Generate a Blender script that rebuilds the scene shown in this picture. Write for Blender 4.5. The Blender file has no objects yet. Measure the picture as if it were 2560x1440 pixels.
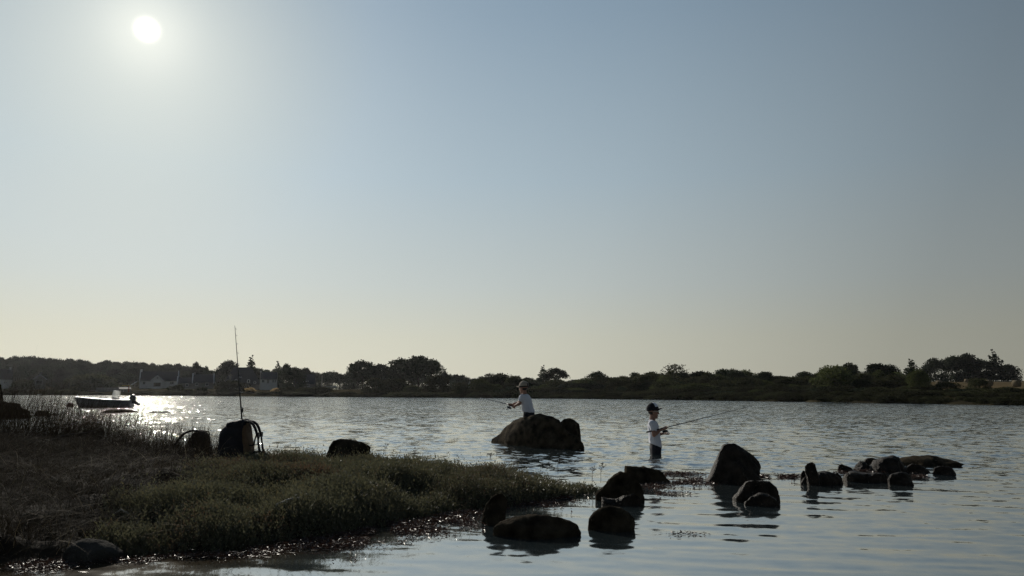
import bpy, math, random
import numpy as np
from mathutils import Vector, Matrix, noise as mnoise

R = math.radians
rng = np.random.default_rng(7)
random.seed(7)
scene = bpy.context.scene
COL = scene.collection

# ------------------------------------------------------------------ camera
F, CX, CY, CAMH = 1860.0, 1280.0, 720.0, 1.13          # pixel focal length of the 2560 px photograph
PITCH = R(7.93)
CP, SP = math.cos(PITCH), math.sin(PITCH)
cam = bpy.data.cameras.new('camera')
cam.sensor_width = 36.0
cam.lens = 36.0 * F / 2560.0
cam.clip_start = 0.05
cam.clip_end = 6000
cam_o = bpy.data.objects.new('camera', cam)
cam_o.location = (0, 0, CAMH)
cam_o.rotation_euler = (R(90) + PITCH, 0, 0)
COL.objects.link(cam_o)
scene.camera = cam_o

# ------------------------------------------------------------------ sky and sun
SUN_AZ, SUN_EL = R(-27.5), R(24.4)                     # left of straight ahead (+Y)
SUN = Vector((math.sin(SUN_AZ) * math.cos(SUN_EL), math.cos(SUN_AZ) * math.cos(SUN_EL), math.sin(SUN_EL)))
world = bpy.data.worlds.new('World')
scene.world = world
world.use_nodes = True
wt = world.node_tree
wt.nodes.clear()


def wn(kind, **kw):
    n = wt.nodes.new(kind)
    for k, v in kw.items():
        setattr(n, k, v)
    return n


def wmath(op, a, b=None, c=None):
    n = wn('ShaderNodeMath', operation=op)
    for i, v in enumerate((a, b, c)):
        if v is None:
            continue
        if isinstance(v, (int, float)):
            n.inputs[i].default_value = v
        else:
            wt.links.new(v, n.inputs[i])
    return n.outputs[0]


sky = wn('ShaderNodeTexSky', sky_type='NISHITA')
sky.sun_disc = False
sky.sun_elevation = SUN_EL
sky.sun_rotation = SUN_AZ
sky.altitude = 0
sky.air_density = 1.0
sky.dust_density = 1.0
sky.ozone_density = 1.0
tc = wn('ShaderNodeTexCoord')
nrm = wn('ShaderNodeVectorMath', operation='NORMALIZE')
wt.links.new(tc.outputs['Generated'], nrm.inputs[0])
dotn = wn('ShaderNodeVectorMath', operation='DOT_PRODUCT')
wt.links.new(nrm.outputs[0], dotn.inputs[0])
dotn.inputs[1].default_value = SUN
cosang = wmath('MAXIMUM', dotn.outputs['Value'], 0.0)
ang = wmath('DIVIDE', wmath('ARCCOSINE', wmath('MINIMUM', wmath('MAXIMUM', dotn.outputs['Value'], -1.0), 1.0)), math.pi)
sep = wn('ShaderNodeSeparateXYZ')
wt.links.new(nrm.outputs[0], sep.inputs[0])
elev = wmath('DIVIDE', wmath('ARCSINE', wmath('MAXIMUM', sep.outputs[2], 0.0)), math.pi / 2)


def ramp(fac, stops):
    n = wn('ShaderNodeValToRGB')
    e = n.color_ramp.elements
    while len(e) > 1:
        e.remove(e[-1])
    for i, (p, c) in enumerate(stops):
        x = e[0] if i == 0 else e.new(p)
        x.position = p
        x.color = (*c, 1) if isinstance(c, tuple) else (c, c, c, 1)
    wt.links.new(fac, n.inputs['Fac'])
    return n.outputs['Color']


# hazy summer evening sky: pale straw at the horizon, grey blue above, dimming away from the sun
base = ramp(elev, [(0.0, (.695, .685, .565)), (4 / 90, (.64, .645, .545)), (8 / 90, (.545, .60, .585)), (16 / 90, (.405, .507, .572)), (28 / 90, (.268, .367, .462)), (45 / 90, (.15, .24, .36)), (1.0, (.10, .16, .28))])
fall = ramp(ang, [(0.0, (1.0, .92, .78)), (7 / 180, (.95, .90, .82)), (15 / 180, .88), (28 / 180, .80), (35 / 180, .735), (46 / 180, .58), (57 / 180, .415), (75 / 180, .28), (110 / 180, .20), (1.0, .18)])
vm = wn('ShaderNodeVectorMath', operation='MULTIPLY')
wt.links.new(base, vm.inputs[0])
wt.links.new(fall, vm.inputs[1])
bg0 = wn('ShaderNodeBackground')
wt.links.new(vm.outputs[0], bg0.inputs['Color'])
bg0.inputs['Strength'].default_value = 1.17
bg = wn('ShaderNodeBackground')
bg.inputs['Strength'].default_value = 0.05
wt.links.new(sky.outputs['Color'], bg.inputs['Color'])
# aureole of forward-scattered light round the sun
glow = wmath('ADD', wmath('MULTIPLY', wmath('POWER', cosang, 26.0), 0.13),
             wmath('MULTIPLY', wmath('POWER', cosang, 150.0), 0.17))
glow = wmath('ADD', glow, wmath('MULTIPLY', wmath('POWER', cosang, 1000.0), 0.20))
glow = wmath('ADD', glow, wmath('MULTIPLY', wmath('ADD', wmath('POWER', cosang, 28000.0), wmath('MULTIPLY', wmath('POWER', cosang, 40000.0), 5.0)), 1.1))
bg2 = wn('ShaderNodeBackground')
bg2.inputs['Color'].default_value = (1.0, 0.93, 0.78, 1)
wt.links.new(glow, bg2.inputs['Strength'])
mixs = wn('ShaderNodeMixShader')
mixs.inputs[0].default_value = 0.06
wt.links.new(bg0.outputs[0], mixs.inputs[1])
wt.links.new(bg.outputs[0], mixs.inputs[2])
add = wn('ShaderNodeAddShader')
wt.links.new(mixs.outputs[0], add.inputs[0])
wt.links.new(bg2.outputs[0], add.inputs[1])
wo = wn('ShaderNodeOutputWorld')
wt.links.new(add.outputs[0], wo.inputs['Surface'])

sun = bpy.data.lights.new('sun', 'SUN')
sun.energy = 3.5
sun.angle = R(0.53)
sun.color = (1.0, 0.93, 0.82)
sun_o = bpy.data.objects.new('sun', sun)
sun_o.rotation_euler = (-SUN).to_track_quat('-Z', 'Y').to_euler()
sun_o.location = (-20, 40, 30)
COL.objects.link(sun_o)

scene.view_settings.view_transform = 'Standard'
scene.view_settings.look = 'None'
scene.view_settings.gamma = 1
scene.view_settings.use_curve_mapping = False
scene.view_settings.exposure = 0.0
scene.render.engine = 'CYCLES'
scene.cycles.max_bounces = 5
scene.cycles.diffuse_bounces = 2
scene.cycles.glossy_bounces = 3
scene.cycles.volume_bounces = 0
scene.cycles.use_denoising = True
scene.cycles.use_adaptive_sampling = False
scene.cycles.denoising_prefilter = 'NONE'
scene.cycles.sample_clamp_indirect = 4


# ------------------------------------------------------------------ photograph geometry
def at(px, py, z=0.0):
    """point at height z seen at pixel (px,py) of the photograph"""
    u, v = (px - CX) / F, (CY - py) / F
    t = (z - CAMH) / (SP + v * CP)
    return np.array([u * t, t * (CP - v * SP), z])


def at_y(px, py, Y):
    u, v = (px - CX) / F, (CY - py) / F
    t = Y / (CP - v * SP)
    return np.array([u * t, Y, CAMH + t * (SP + v * CP)])


def x_at(px, Y):
    return (px - CX) / F * Y * CP


# ------------------------------------------------------------------ helpers
MATS = {}


def mat(name, color, rough=0.8, spec=0.3, var=0.25, scale=6.0, bump=0.0, bscale=30.0, tint=None, trans=0.0, metal=0.0, mapping=None, vary=False):
    """procedural material: base colour broken up by noise, optional bump, per-leaf tint and translucency"""
    m = bpy.data.materials.new(name)
    m.use_nodes = True
    t = m.node_tree
    b = t.nodes['Principled BSDF']
    b.inputs['Roughness'].default_value = rough
    b.inputs['Specular IOR Level'].default_value = spec
    b.inputs['Metallic'].default_value = metal
    co = t.nodes.new('ShaderNodeTexCoord')
    src = co.outputs['Object']
    if mapping:
        mp = t.nodes.new('ShaderNodeMapping')
        mp.inputs['Scale'].default_value = mapping
        t.links.new(src, mp.inputs['Vector'])
        src = mp.outputs[0]
    nz = t.nodes.new('ShaderNodeTexNoise')
    nz.inputs['Scale'].default_value = scale
    nz.inputs['Detail'].default_value = 5
    t.links.new(src, nz.inputs['Vector'])
    rp = t.nodes.new('ShaderNodeValToRGB')
    c = np.array(color)
    rp.color_ramp.elements[0].position = 0.3
    rp.color_ramp.elements[1].position = 0.7
    rp.color_ramp.elements[0].color = (*np.clip(c * (1 - var), 0, 1), 1)
    rp.color_ramp.elements[1].color = (*np.clip(c * (1 + var), 0, 1), 1)
    t.links.new(nz.outputs['Fac'], rp.inputs['Fac'])
    out = rp.outputs['Color']
    if tint:
        at_n = t.nodes.new('ShaderNodeAttribute')
        at_n.attribute_name = 'tint'
        r2 = t.nodes.new('ShaderNodeValToRGB')
        els = r2.color_ramp.elements
        els[0].color = (*tint[0], 1)
        els[1].color = (*tint[-1], 1)
        for i, cc in enumerate(tint[1:-1]):
            e = els.new((i + 1) / (len(tint) - 1))
            e.color = (*cc, 1)
        t.links.new(at_n.outputs['Fac'], r2.inputs['Fac'])
        oi = t.nodes.new('ShaderNodeObjectInfo')
        mr = t.nodes.new('ShaderNodeMapRange')
        mr.inputs['To Min'].default_value = 0.55
        mr.inputs['To Max'].default_value = 1.5
        t.links.new(oi.outputs['Random'], mr.inputs['Value'])
        vs = t.nodes.new('ShaderNodeVectorMath')
        vs.operation = 'SCALE'
        mx = t.nodes.new('ShaderNodeMix')
        mx.data_type = 'RGBA'
        mx.inputs[0].default_value = 0.75
        t.links.new(out, mx.inputs[6])
        t.links.new(r2.outputs['Color'], mx.inputs[7])
        out = mx.outputs[2]
        if vary:
            t.links.new(out, vs.inputs[0])
            t.links.new(mr.outputs[0], vs.inputs['Scale'])
            out = vs.outputs[0]
    t.links.new(out, b.inputs['Base Color'])
    if bump:
        n2 = t.nodes.new('ShaderNodeTexNoise')
        n2.inputs['Scale'].default_value = bscale
        n2.inputs['Detail'].default_value = 6
        n2.inputs['Roughness'].default_value = 0.65
        t.links.new(src, n2.inputs['Vector'])
        bp = t.nodes.new('ShaderNodeBump')
        bp.inputs['Strength'].default_value = bump
        bp.inputs['Distance'].default_value = 0.05
        t.links.new(n2.outputs['Fac'], bp.inputs['Height'])
        t.links.new(bp.outputs[0], b.inputs['Normal'])
    if trans:
        tr = t.nodes.new('ShaderNodeBsdfTranslucent')
        t.links.new(out, tr.inputs['Color'])
        ms = t.nodes.new('ShaderNodeMixShader')
        ms.inputs[0].default_value = trans
        t.links.new(b.outputs[0], ms.inputs[1])
        t.links.new(tr.outputs[0], ms.inputs[2])
        t.links.new(ms.outputs[0], t.nodes['Material Output'].inputs['Surface'])
    MATS[name] = m
    return m


def new_mesh(name, verts, faces, m=None, smooth=False, tint=None):
    """faces: list of index lists, or an (n,4)/(n,3) integer array"""
    me = bpy.data.meshes.new(name)
    verts = np.asarray(verts, dtype=np.float32)
    if isinstance(faces, np.ndarray):
        n, k = faces.shape
        me.vertices.add(len(verts))
        me.vertices.foreach_set('co', verts.ravel())
        me.loops.add(n * k)
        me.loops.foreach_set('vertex_index', faces.astype(np.int32).ravel())
        me.polygons.add(n)
        me.polygons.foreach_set('loop_start', np.arange(0, n * k, k, dtype=np.int32))
        me.polygons.foreach_set('loop_total', np.full(n, k, dtype=np.int32))
        me.update(calc_edges=True)
    else:
        me.from_pydata([tuple(map(float, v)) for v in verts], [], faces)
        me.update()
    if smooth:
        me.polygons.foreach_set('use_smooth', np.ones(len(me.polygons), dtype=bool))
    if tint is not None:
        a = me.attributes.new('tint', 'FLOAT', 'FACE')
        a.data.foreach_set('value', np.asarray(tint, dtype=np.float32))
    if m is not None:
        me.materials.append(m)
    return me


def link(name, me, parent=None, loc=None, rot=None, scale=None):
    o = bpy.data.objects.new(name, me)
    COL.objects.link(o)
    if parent is not None:
        o.parent = parent
    if loc is not None:
        o.location = tuple(float(v) for v in loc)
    if rot is not None:
        o.rotation_euler = rot
    if scale is not None:
        o.scale = scale
    return o


def tag(o, label=None, cat=None, group=None, kind=None):
    if label:
        o['label'] = label
    if cat:
        o['category'] = cat
    if group:
        o['group'] = group
    if kind:
        o['kind'] = kind
    return o


def empty(name, loc, rz=0.0):
    o = bpy.data.objects.new(name, None)
    o.empty_display_size = 0.2
    o.location = tuple(float(v) for v in loc)
    o.rotation_euler = (0, 0, rz)
    COL.objects.link(o)
    return o


class MB:
    """collects boxes, tubes and patches and links them as one mesh object"""

    def __init__(s):
        s.v, s.f = [], []

    def add(s, verts, faces):
        o = len(s.v)
        s.v += [tuple(map(float, p)) for p in verts]
        s.f += [[i + o for i in f] for f in faces]
        return s

    def box(s, lo, hi):
        x0, y0, z0 = lo
        x1, y1, z1 = hi
        return s.add([(x0, y0, z0), (x1, y0, z0), (x1, y1, z0), (x0, y1, z0), (x0, y0, z1), (x1, y0, z1), (x1, y1, z1), (x0, y1, z1)],
                     [[0, 3, 2, 1], [4, 5, 6, 7], [0, 1, 5, 4], [1, 2, 6, 5], [2, 3, 7, 6], [3, 0, 4, 7]])

    def tube(s, pts, rad, n=8, flat=None):
        """flat=(axis, k): squash the section so it is k times as wide along axis"""
        pts = [Vector(p) for p in pts]
        rad = [rad] * len(pts) if isinstance(rad, (int, float)) else list(rad)
        vs, fs = [], []
        up = Vector((0.13, 0.2, 0.97)).normalized()
        for i, p in enumerate(pts):
            d = (pts[min(i + 1, len(pts) - 1)] - pts[max(i - 1, 0)])
            d = d.normalized() if d.length > 1e-9 else Vector((0, 0, 1))
            if flat:
                a = Vector(flat[0]) - d * d.dot(Vector(flat[0]))
                a.normalize()
                b = d.cross(a)
                ka, kb = flat[1], 1.0
            else:
                a = d.cross(up)
                if a.length < 1e-3:
                    a = d.cross(Vector((1, 0, 0)))
                a.normalize()
                b = d.cross(a)
                ka = kb = 1.0
            for k in range(n):
                t = 2 * math.pi * k / n
                vs.append(p + a * (math.cos(t) * rad[i] * ka) + b * (math.sin(t) * rad[i] * kb))
        for i in range(len(pts) - 1):
            for k in range(n):
                k2 = (k + 1) % n
                fs.append([i * n + k, i * n + k2, (i + 1) * n + k2, (i + 1) * n + k])
        fs.append(list(range(n))[::-1])
        fs.append([(len(pts) - 1) * n + k for k in range(n)])
        return s.add(vs, fs)

    def ellipsoid(s, c, r, nu=14, nv=9):
        vs, fs = [], []
        for j in range(nv + 1):
            el = -math.pi / 2 + math.pi * j / nv
            for i in range(nu):
                az = 2 * math.pi * i / nu
                vs.append((c[0] + r[0] * math.cos(el) * math.cos(az), c[1] + r[1] * math.cos(el) * math.sin(az), c[2] + r[2] * math.sin(el)))
        for j in range(nv):
            for i in range(nu):
                i2 = (i + 1) % nu
                fs.append([j * nu + i, j * nu + i2, (j + 1) * nu + i2, (j + 1) * nu + i])
        return s.add(vs, fs)

    def ring(s, c, axis, r, t, n=14, k=6):
        axis = Vector(axis).normalized()
        a = axis.orthogonal().normalized()
        b = axis.cross(a)
        c = Vector(c)
        vs, fs = [], []
        for i in range(n):
            th = 2 * math.pi * i / n
            rd = a * math.cos(th) + b * math.sin(th)
            for j in range(k):
                ph = 2 * math.pi * j / k
                vs.append(c + rd * (r + t * math.cos(ph)) + axis * (t * math.sin(ph)))
        for i in range(n):
            for j in range(k):
                i2, j2 = (i + 1) % n, (j + 1) % k
                fs.append([i * k + j, i2 * k + j, i2 * k + j2, i * k + j2])
        return s.add(vs, fs)

    def grid(s, P, closed_u=False):
        """P[i][j] points"""
        nu, nv = len(P), len(P[0])
        vs = [p for row in P for p in row]
        fs = []
        for i in range(nu if closed_u else nu - 1):
            for j in range(nv - 1):
                i2 = (i + 1) % nu
                fs.append([i * nv + j, i2 * nv + j, i2 * nv + j + 1, i * nv + j + 1])
        return s.add(vs, fs)

    def patch(s, c, r, az0, az1, el0, el1, thick, nu=14, nv=8):
        """piece of an ellipsoid shell with thickness"""
        def P(k, i, j):
            az, el = az0 + (az1 - az0) * i / nu, el0 + (el1 - el0) * j / nv
            q = [rr + k * thick for rr in r]
            return (c[0] + q[0] * math.cos(el) * math.cos(az), c[1] + q[1] * math.cos(el) * math.sin(az), c[2] + q[2] * math.sin(el))
        s.grid([[P(1, i, j) for j in range(nv + 1)] for i in range(nu + 1)])
        s.grid([[P(0, i, j) for j in range(nv, -1, -1)] for i in range(nu + 1)])
        for i in (0, nu):
            s.grid([[P(k, i, j) for j in range(nv + 1)] for k in (0, 1)])
        for j in (0, nv):
            s.grid([[P(k, i, j) for i in range(nu + 1)] for k in (0, 1)])
        return s

    def mesh(s, name, m, smooth=False):
        return new_mesh(name, s.v, s.f, m, smooth)

    def build(s, name, m, parent=None, smooth=False, loc=None, rot=None):
        return link(name, s.mesh(name, m, smooth), parent, loc, rot)


# ---- signed-distance bodies turned into one continuous surface (surface nets)
def sdf_mesh(name, prims, h, m, clips=(), smooth_iter=1, noise_amp=0.0):
    """prims: ('c', a, b, ra, rb, k) tapered capsule | ('e', centre, radii, k) ellipsoid; k = blend radius"""
    lo, hi = np.full(3, 1e9), np.full(3, -1e9)
    for p in prims:
        if p[0] == 'c':
            r = max(p[3], p[4])
            for q in (p[1], p[2]):
                lo = np.minimum(lo, np.array(q) - r)
                hi = np.maximum(hi, np.array(q) + r)
        else:
            lo = np.minimum(lo, np.array(p[1]) - np.array(p[2]))
            hi = np.maximum(hi, np.array(p[1]) + np.array(p[2]))
    lo -= 4 * h
    hi += 4 * h
    n = np.ceil((hi - lo) / h).astype(int) + 1
    D = np.full(n, 1.0, dtype=np.float32)
    ax = [lo[i] + h * np.arange(n[i]) for i in range(3)]
    for p in prims:
        if p[0] == 'c':
            a, b = np.array(p[1], float), np.array(p[2], float)
            r, k = max(p[3], p[4]), p[5]
            l, u = np.minimum(a, b) - r - k - 3 * h, np.maximum(a, b) + r + k + 3 * h
        else:
            a, k = np.array(p[1], float), p[3]
            r = np.array(p[2], float)
            l, u = a - r - k - 3 * h, a + r + k + 3 * h
        i0 = np.clip(np.floor((l - lo) / h).astype(int), 0, n - 1)
        i1 = np.clip(np.ceil((u - lo) / h).astype(int) + 1, 1, n)
        X, Y, Z = np.meshgrid(ax[0][i0[0]:i1[0]], ax[1][i0[1]:i1[1]], ax[2][i0[2]:i1[2]], indexing='ij')
        if p[0] == 'c':
            ab = b - a
            t = np.clip(((X - a[0]) * ab[0] + (Y - a[1]) * ab[1] + (Z - a[2]) * ab[2]) / max(ab @ ab, 1e-12), 0, 1)
            d = np.sqrt((X - a[0] - t * ab[0]) ** 2 + (Y - a[1] - t * ab[1]) ** 2 + (Z - a[2] - t * ab[2]) ** 2) - (p[3] + (p[4] - p[3]) * t)
        else:
            k0 = np.sqrt(((X - a[0]) / r[0]) ** 2 + ((Y - a[1]) / r[1]) ** 2 + ((Z - a[2]) / r[2]) ** 2)
            k1 = np.sqrt(((X - a[0]) / r[0] ** 2) ** 2 + ((Y - a[1]) / r[1] ** 2) ** 2 + ((Z - a[2]) / r[2] ** 2) ** 2)
            d = k0 * (k0 - 1) / np.maximum(k1, 1e-6)
        s = (slice(i0[0], i1[0]), slice(i0[1], i1[1]), slice(i0[2], i1[2]))
        o = D[s]
        hh = np.clip(0.5 + 0.5 * (o - d) / k, 0, 1)
        D[s] = o * (1 - hh) + d * hh - k * hh * (1 - hh)
    if clips:
        X, Y, Z = np.meshgrid(*ax, indexing='ij')
        for p0, nn in clips:
            D = np.maximum(D, (X - p0[0]) * nn[0] + (Y - p0[1]) * nn[1] + (Z - p0[2]) * nn[2]).astype(np.float32)
    S = D < 0
    c = np.zeros(n - 1, dtype=np.int8)
    for dx in (0, 1):
        for dy in (0, 1):
            for dz in (0, 1):
                c += S[dx:n[0] - 1 + dx, dy:n[1] - 1 + dy, dz:n[2] - 1 + dz]
    cells = np.argwhere((c > 0) & (c < 8))
    idx = np.full(n - 1, -1, dtype=np.int64)
    idx[tuple(cells.T)] = np.arange(len(cells))
    acc, cnt = np.zeros((len(cells), 3)), np.zeros(len(cells))
    cor = [(x, y, z) for x in (0, 1) for y in (0, 1) for z in (0, 1)]
    for i, ca in enumerate(cor):
        for cb in cor[i + 1:]:
            if sum(abs(ca[q] - cb[q]) for q in range(3)) != 1:
                continue
            da = D[tuple((cells + ca).T)]
            db = D[tuple((cells + cb).T)]
            mk = (da < 0) != (db < 0)
            t = np.where(mk, da / np.where(mk, da - db, 1), 0)[:, None]
            pt = np.array(ca) + t * (np.array(cb) - np.array(ca))
            acc[mk] += pt[mk]
            cnt[mk] += 1
    V = lo + h * (cells + acc / cnt[:, None])
    faces = []
    for axn in range(3):
        o1, o2 = [(1, 2), (2, 0), (0, 1)][axn]
        e = [0, 0, 0]
        e[axn] = 1
        A = S[:n[0] - e[0], :n[1] - e[1], :n[2] - e[2]]
        B = S[e[0]:, e[1]:, e[2]:]
        w = np.argwhere(A != B)
        w = w[(w[:, o1] > 0) & (w[:, o2] > 0) & (w[:, o1] < n[o1] - 1) & (w[:, o2] < n[o2] - 1)]
        inside = A[tuple(w.T)]
        q = []
        for d1, d2 in ((-1, -1), (0, -1), (0, 0), (-1, 0)):
            ww = w.copy()
            ww[:, o1] += d1
            ww[:, o2] += d2
            q.append(idx[tuple(ww.T)])
        q = np.stack(q, 1)
        q[~inside] = q[~inside][:, ::-1]
        faces.append(q)
    Fq = np.concatenate(faces)
    Fq = Fq[(Fq >= 0).all(1)]
    for _ in range(smooth_iter):
        s2, c2 = np.zeros_like(V), np.zeros(len(V))
        for a_, b_ in ((0, 1), (1, 2), (2, 3), (3, 0)):
            np.add.at(s2, Fq[:, a_], V[Fq[:, b_]])
            np.add.at(c2, Fq[:, a_], 1)
        V = 0.5 * V + 0.5 * s2 / np.maximum(c2, 1)[:, None]
    return new_mesh(name, V, Fq, m, smooth=True)


def fbm(p, oct=4, sc=1.0, seed=0.0):
    return mnoise.fractal(Vector((p[0] * sc + seed, p[1] * sc - seed, p[2] * sc + 2 * seed)), 1.0, 2.0, oct)


def inflate(outline, depth, p=0.6, nphi=20, nt=56, amp=0.0, sc=4.0, seed=0.0, facet=0, slant=None):
    """closed solid whose cross-section in (x,z) is the outline, thick along y; facet = number of broken flat faces"""
    O = np.array(outline, float)
    seg = np.r_[0, np.cumsum(np.linalg.norm(np.diff(O, axis=0), axis=1))]
    tt = np.linspace(0, seg[-1], nt)
    xs, zs = np.interp(tt, seg, O[:, 0]), np.interp(tt, seg, O[:, 1])
    cx, cz = (O[:, 0].min() + O[:, 0].max()) / 2, zs.min()
    size = max(xs.max() - xs.min(), 0.05)
    ph = -math.pi / 2 + math.pi * np.arange(nphi + 1) / nphi
    c = np.maximum(np.cos(ph), 0.0)[:, None] ** p
    Q = np.stack([cx + (xs[None] - cx) * c, depth * np.sin(ph)[:, None] + 0 * xs[None], cz + (zs[None] - cz) * c], -1)
    if facet:
        r = np.random.default_rng(int(seed * 1000) + 5)
        cen = np.array([cx, 0, cz + (zs.max() - cz) * .35])
        for _ in range(int(facet)):
            n = r.normal(size=3) * np.array([1.0, 1.0, .8])
            n[2] = abs(n[2]) * .9
            if r.random() < .6:
                n[1] = -abs(n[1])
            n /= np.linalg.norm(n)
            d = (Q - cen) @ n
            lim = np.quantile(d, .93 if abs(n[1]) < .5 else .84)
            Q = Q - np.maximum(d - lim, 0)[..., None] * .92 * n * np.clip(np.abs(np.sin(ph)) * 1.7 - .2, 0, 1)[:, None, None]
    if amp:
        for i in range(nphi + 1):
            w = 1.0 if abs(math.sin(ph[i])) > 0.35 else 0.6
            for j in range(nt):
                q = Q[i, j]
                d = (fbm(q / size, 6, sc, seed) + 0.5 * fbm(q / size, 4, sc * 3.3, seed + 9)) * amp * 1.5 * w
                n = np.array([(q[0] - cx), q[1], max(q[2] - cz, 0.0)])
                Q[i, j] = q + n / (np.linalg.norm(n) + 1e-6) * d * size
    if slant is not None:
        Q[..., 1] += slant * (Q[..., 0] - cx)
    mb = MB().grid([[tuple(v) for v in row] for row in Q])
    b = [0 + i * nt for i in range(nphi + 1)]
    e = [nt - 1 + i * nt for i in range(nphi + 1)]
    for i in range(nphi):
        mb.f.append([b[i], b[i + 1], e[i + 1], e[i]])
    return mb


# ------------------------------------------------------------------ materials
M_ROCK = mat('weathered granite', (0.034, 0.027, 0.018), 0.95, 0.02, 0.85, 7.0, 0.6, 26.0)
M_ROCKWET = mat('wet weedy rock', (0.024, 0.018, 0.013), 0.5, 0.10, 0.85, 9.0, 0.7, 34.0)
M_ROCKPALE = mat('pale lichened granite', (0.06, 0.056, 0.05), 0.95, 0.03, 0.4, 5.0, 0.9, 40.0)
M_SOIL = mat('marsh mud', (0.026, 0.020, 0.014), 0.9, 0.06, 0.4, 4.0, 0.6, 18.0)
M_BED = mat('sea bed mud', (0.06, 0.05, 0.035), 0.9, 0.2, 0.3, 1.0)
M_LAND = mat('dry shore grass', (0.04, 0.034, 0.02), 1.0, 0.0, 0.4, 0.15)
M_STRAW = mat('mown straw field', (0.10, 0.076, 0.043), 1.0, 0.0, 0.25, 0.12)
M_BALE = mat('straw bale', (0.15, 0.12, 0.075), 0.95, 0.1, 0.3, 3.0, 0.6, 12.0)
M_GLASSWORT = mat('marsh purslane', (0.125, 0.12, 0.07), 0.5, 0.35, 0.2, 2.0,
                  tint=[(0.115, 0.062, 0.038), (0.076, 0.074, 0.046), (0.108, 0.104, 0.057), (0.088, 0.094, 0.062), (0.165, 0.140, 0.07)], trans=0.35)
M_GRASS = mat('dry marsh grass', (0.038, 0.030, 0.020), 0.8, 0.05, 0.2, 3.0,
              tint=[(0.022, 0.018, 0.013), (0.040, 0.031, 0.020), (0.060, 0.046, 0.028), (0.30, 0.24, 0.15)], trans=0.12)
M_WEED = mat('wet red seaweed', (0.045, 0.024, 0.016), 0.42, 0.3, 0.3, 6.0, tint=[(0.022, 0.012, 0.009), (0.05, 0.022, 0.015), (0.08, 0.042, 0.024)], trans=0.2)
M_LEAF_DARK = mat('dark pine needles', (0.028, 0.036, 0.02), 0.9, 0.03, 0.3, 0.4, tint=[(0.018, 0.024, 0.014), (0.032, 0.042, 0.022), (0.045, 0.055, 0.028)], trans=0.12, vary=True)
M_LEAF_BUSH = mat('scrub leaves', (0.05, 0.055, 0.026), 0.9, 0.03, 0.3, 0.4, tint=[(0.02, 0.024, 0.013), (0.042, 0.044, 0.022), (0.08, 0.076, 0.036)], trans=0.2, vary=True)
M_LEAF_LIGHT = mat('light green leaves', (0.07, 0.08, 0.03), 0.9, 0.04, 0.3, 0.4, tint=[(0.045, 0.055, 0.02), (0.075, 0.09, 0.035), (0.12, 0.125, 0.05)], trans=0.25, vary=True)
M_PAMPAS = mat('pale pampas plumes', (0.5, 0.36, 0.18), 0.9, 0.1, 0.2, 2.0, trans=0.5)
M_BARK = mat('dark bark', (0.05, 0.04, 0.032), 0.9, 0.1, 0.4, 4.0, 0.5, 12.0)
M_TWIG = mat('bare grey twig', (0.08, 0.065, 0.05), 0.8, 0.2, 0.3, 12.0)
M_DRIFT = mat('bleached driftwood', (0.42, 0.38, 0.32), 0.7, 0.2, 0.25, 20.0)
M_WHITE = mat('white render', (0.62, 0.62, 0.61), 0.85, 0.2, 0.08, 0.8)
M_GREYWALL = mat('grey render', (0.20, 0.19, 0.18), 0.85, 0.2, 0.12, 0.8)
M_SLATE = mat('dark slate', (0.028, 0.028, 0.033), 0.8, 0.15, 0.25, 2.0, 0.3, 8.0, mapping=(1, 1, 6))
M_WINDOW = mat('dark window glass', (0.03, 0.035, 0.04), 0.15, 0.6, 0.2, 1.0)
M_WOOD = mat('weathered wood', (0.12, 0.09, 0.06), 0.85, 0.2, 0.3, 3.0)
M_SKIN = mat('skin', (0.27, 0.145, 0.10), 0.55, 0.4, 0.08, 12.0)
M_SHIRT = mat('white cotton shirt', (0.62, 0.63, 0.68), 0.9, 0.1, 0.06, 8.0, 0.35, 14.0)
M_SHORTS = mat('dark shorts cloth', (0.02, 0.021, 0.028), 0.85, 0.2, 0.3, 10.0, 0.3, 20.0)
M_STRIPE = mat('pale side stripe', (0.35, 0.32, 0.28), 0.85, 0.2, 0.1, 10.0)
M_CAPDARK = mat('black cap cloth', (0.014, 0.014, 0.018), 0.9, 0.15, 0.3, 20.0)
M_CAPWHITE = mat('white cap panel', (0.75, 0.76, 0.80), 0.85, 0.1, 0.05, 15.0)
M_CAPTAN = mat('beige cap cloth', (0.34, 0.29, 0.23), 0.9, 0.1, 0.12, 15.0)
M_HAIR = mat('dark brown hair', (0.025, 0.016, 0.011), 0.5, 0.4, 0.4, 40.0, 0.4, 60.0)
M_BLACKPLASTIC = mat('black plastic', (0.012, 0.012, 0.013), 0.4, 0.4, 0.2, 20.0)
M_LENS = mat('dark lens', (0.008, 0.008, 0.01), 0.08, 0.7, 0.1, 5.0)
M_TEMPLE = mat('pale plastic temple', (0.55, 0.5, 0.42), 0.4, 0.4, 0.05, 5.0)
M_CARBON = mat('carbon rod blank', (0.014, 0.014, 0.015), 0.3, 0.5, 0.2, 20.0)
M_STEEL = mat('brushed steel', (0.5, 0.5, 0.5), 0.3, 0.5, 0.1, 20.0, metal=0.9)
M_CORK = mat('worn cork grip', (0.20, 0.13, 0.075), 0.8, 0.2, 0.3, 60.0)
M_PACK = mat('black pack nylon', (0.018, 0.018, 0.022), 0.75, 0.25, 0.3, 9.0, 0.4, 24.0)
M_PACKTAN = mat('tan pack back panel', (0.15, 0.095, 0.055), 0.8, 0.2, 0.2, 14.0, 0.3, 30.0)
M_PACKBROWN = mat('faded brown canvas', (0.06, 0.042, 0.034), 0.85, 0.15, 0.25, 10.0, 0.4, 26.0)
M_STRAP = mat('black webbing', (0.014, 0.014, 0.016), 0.8, 0.2, 0.2, 40.0)
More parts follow.
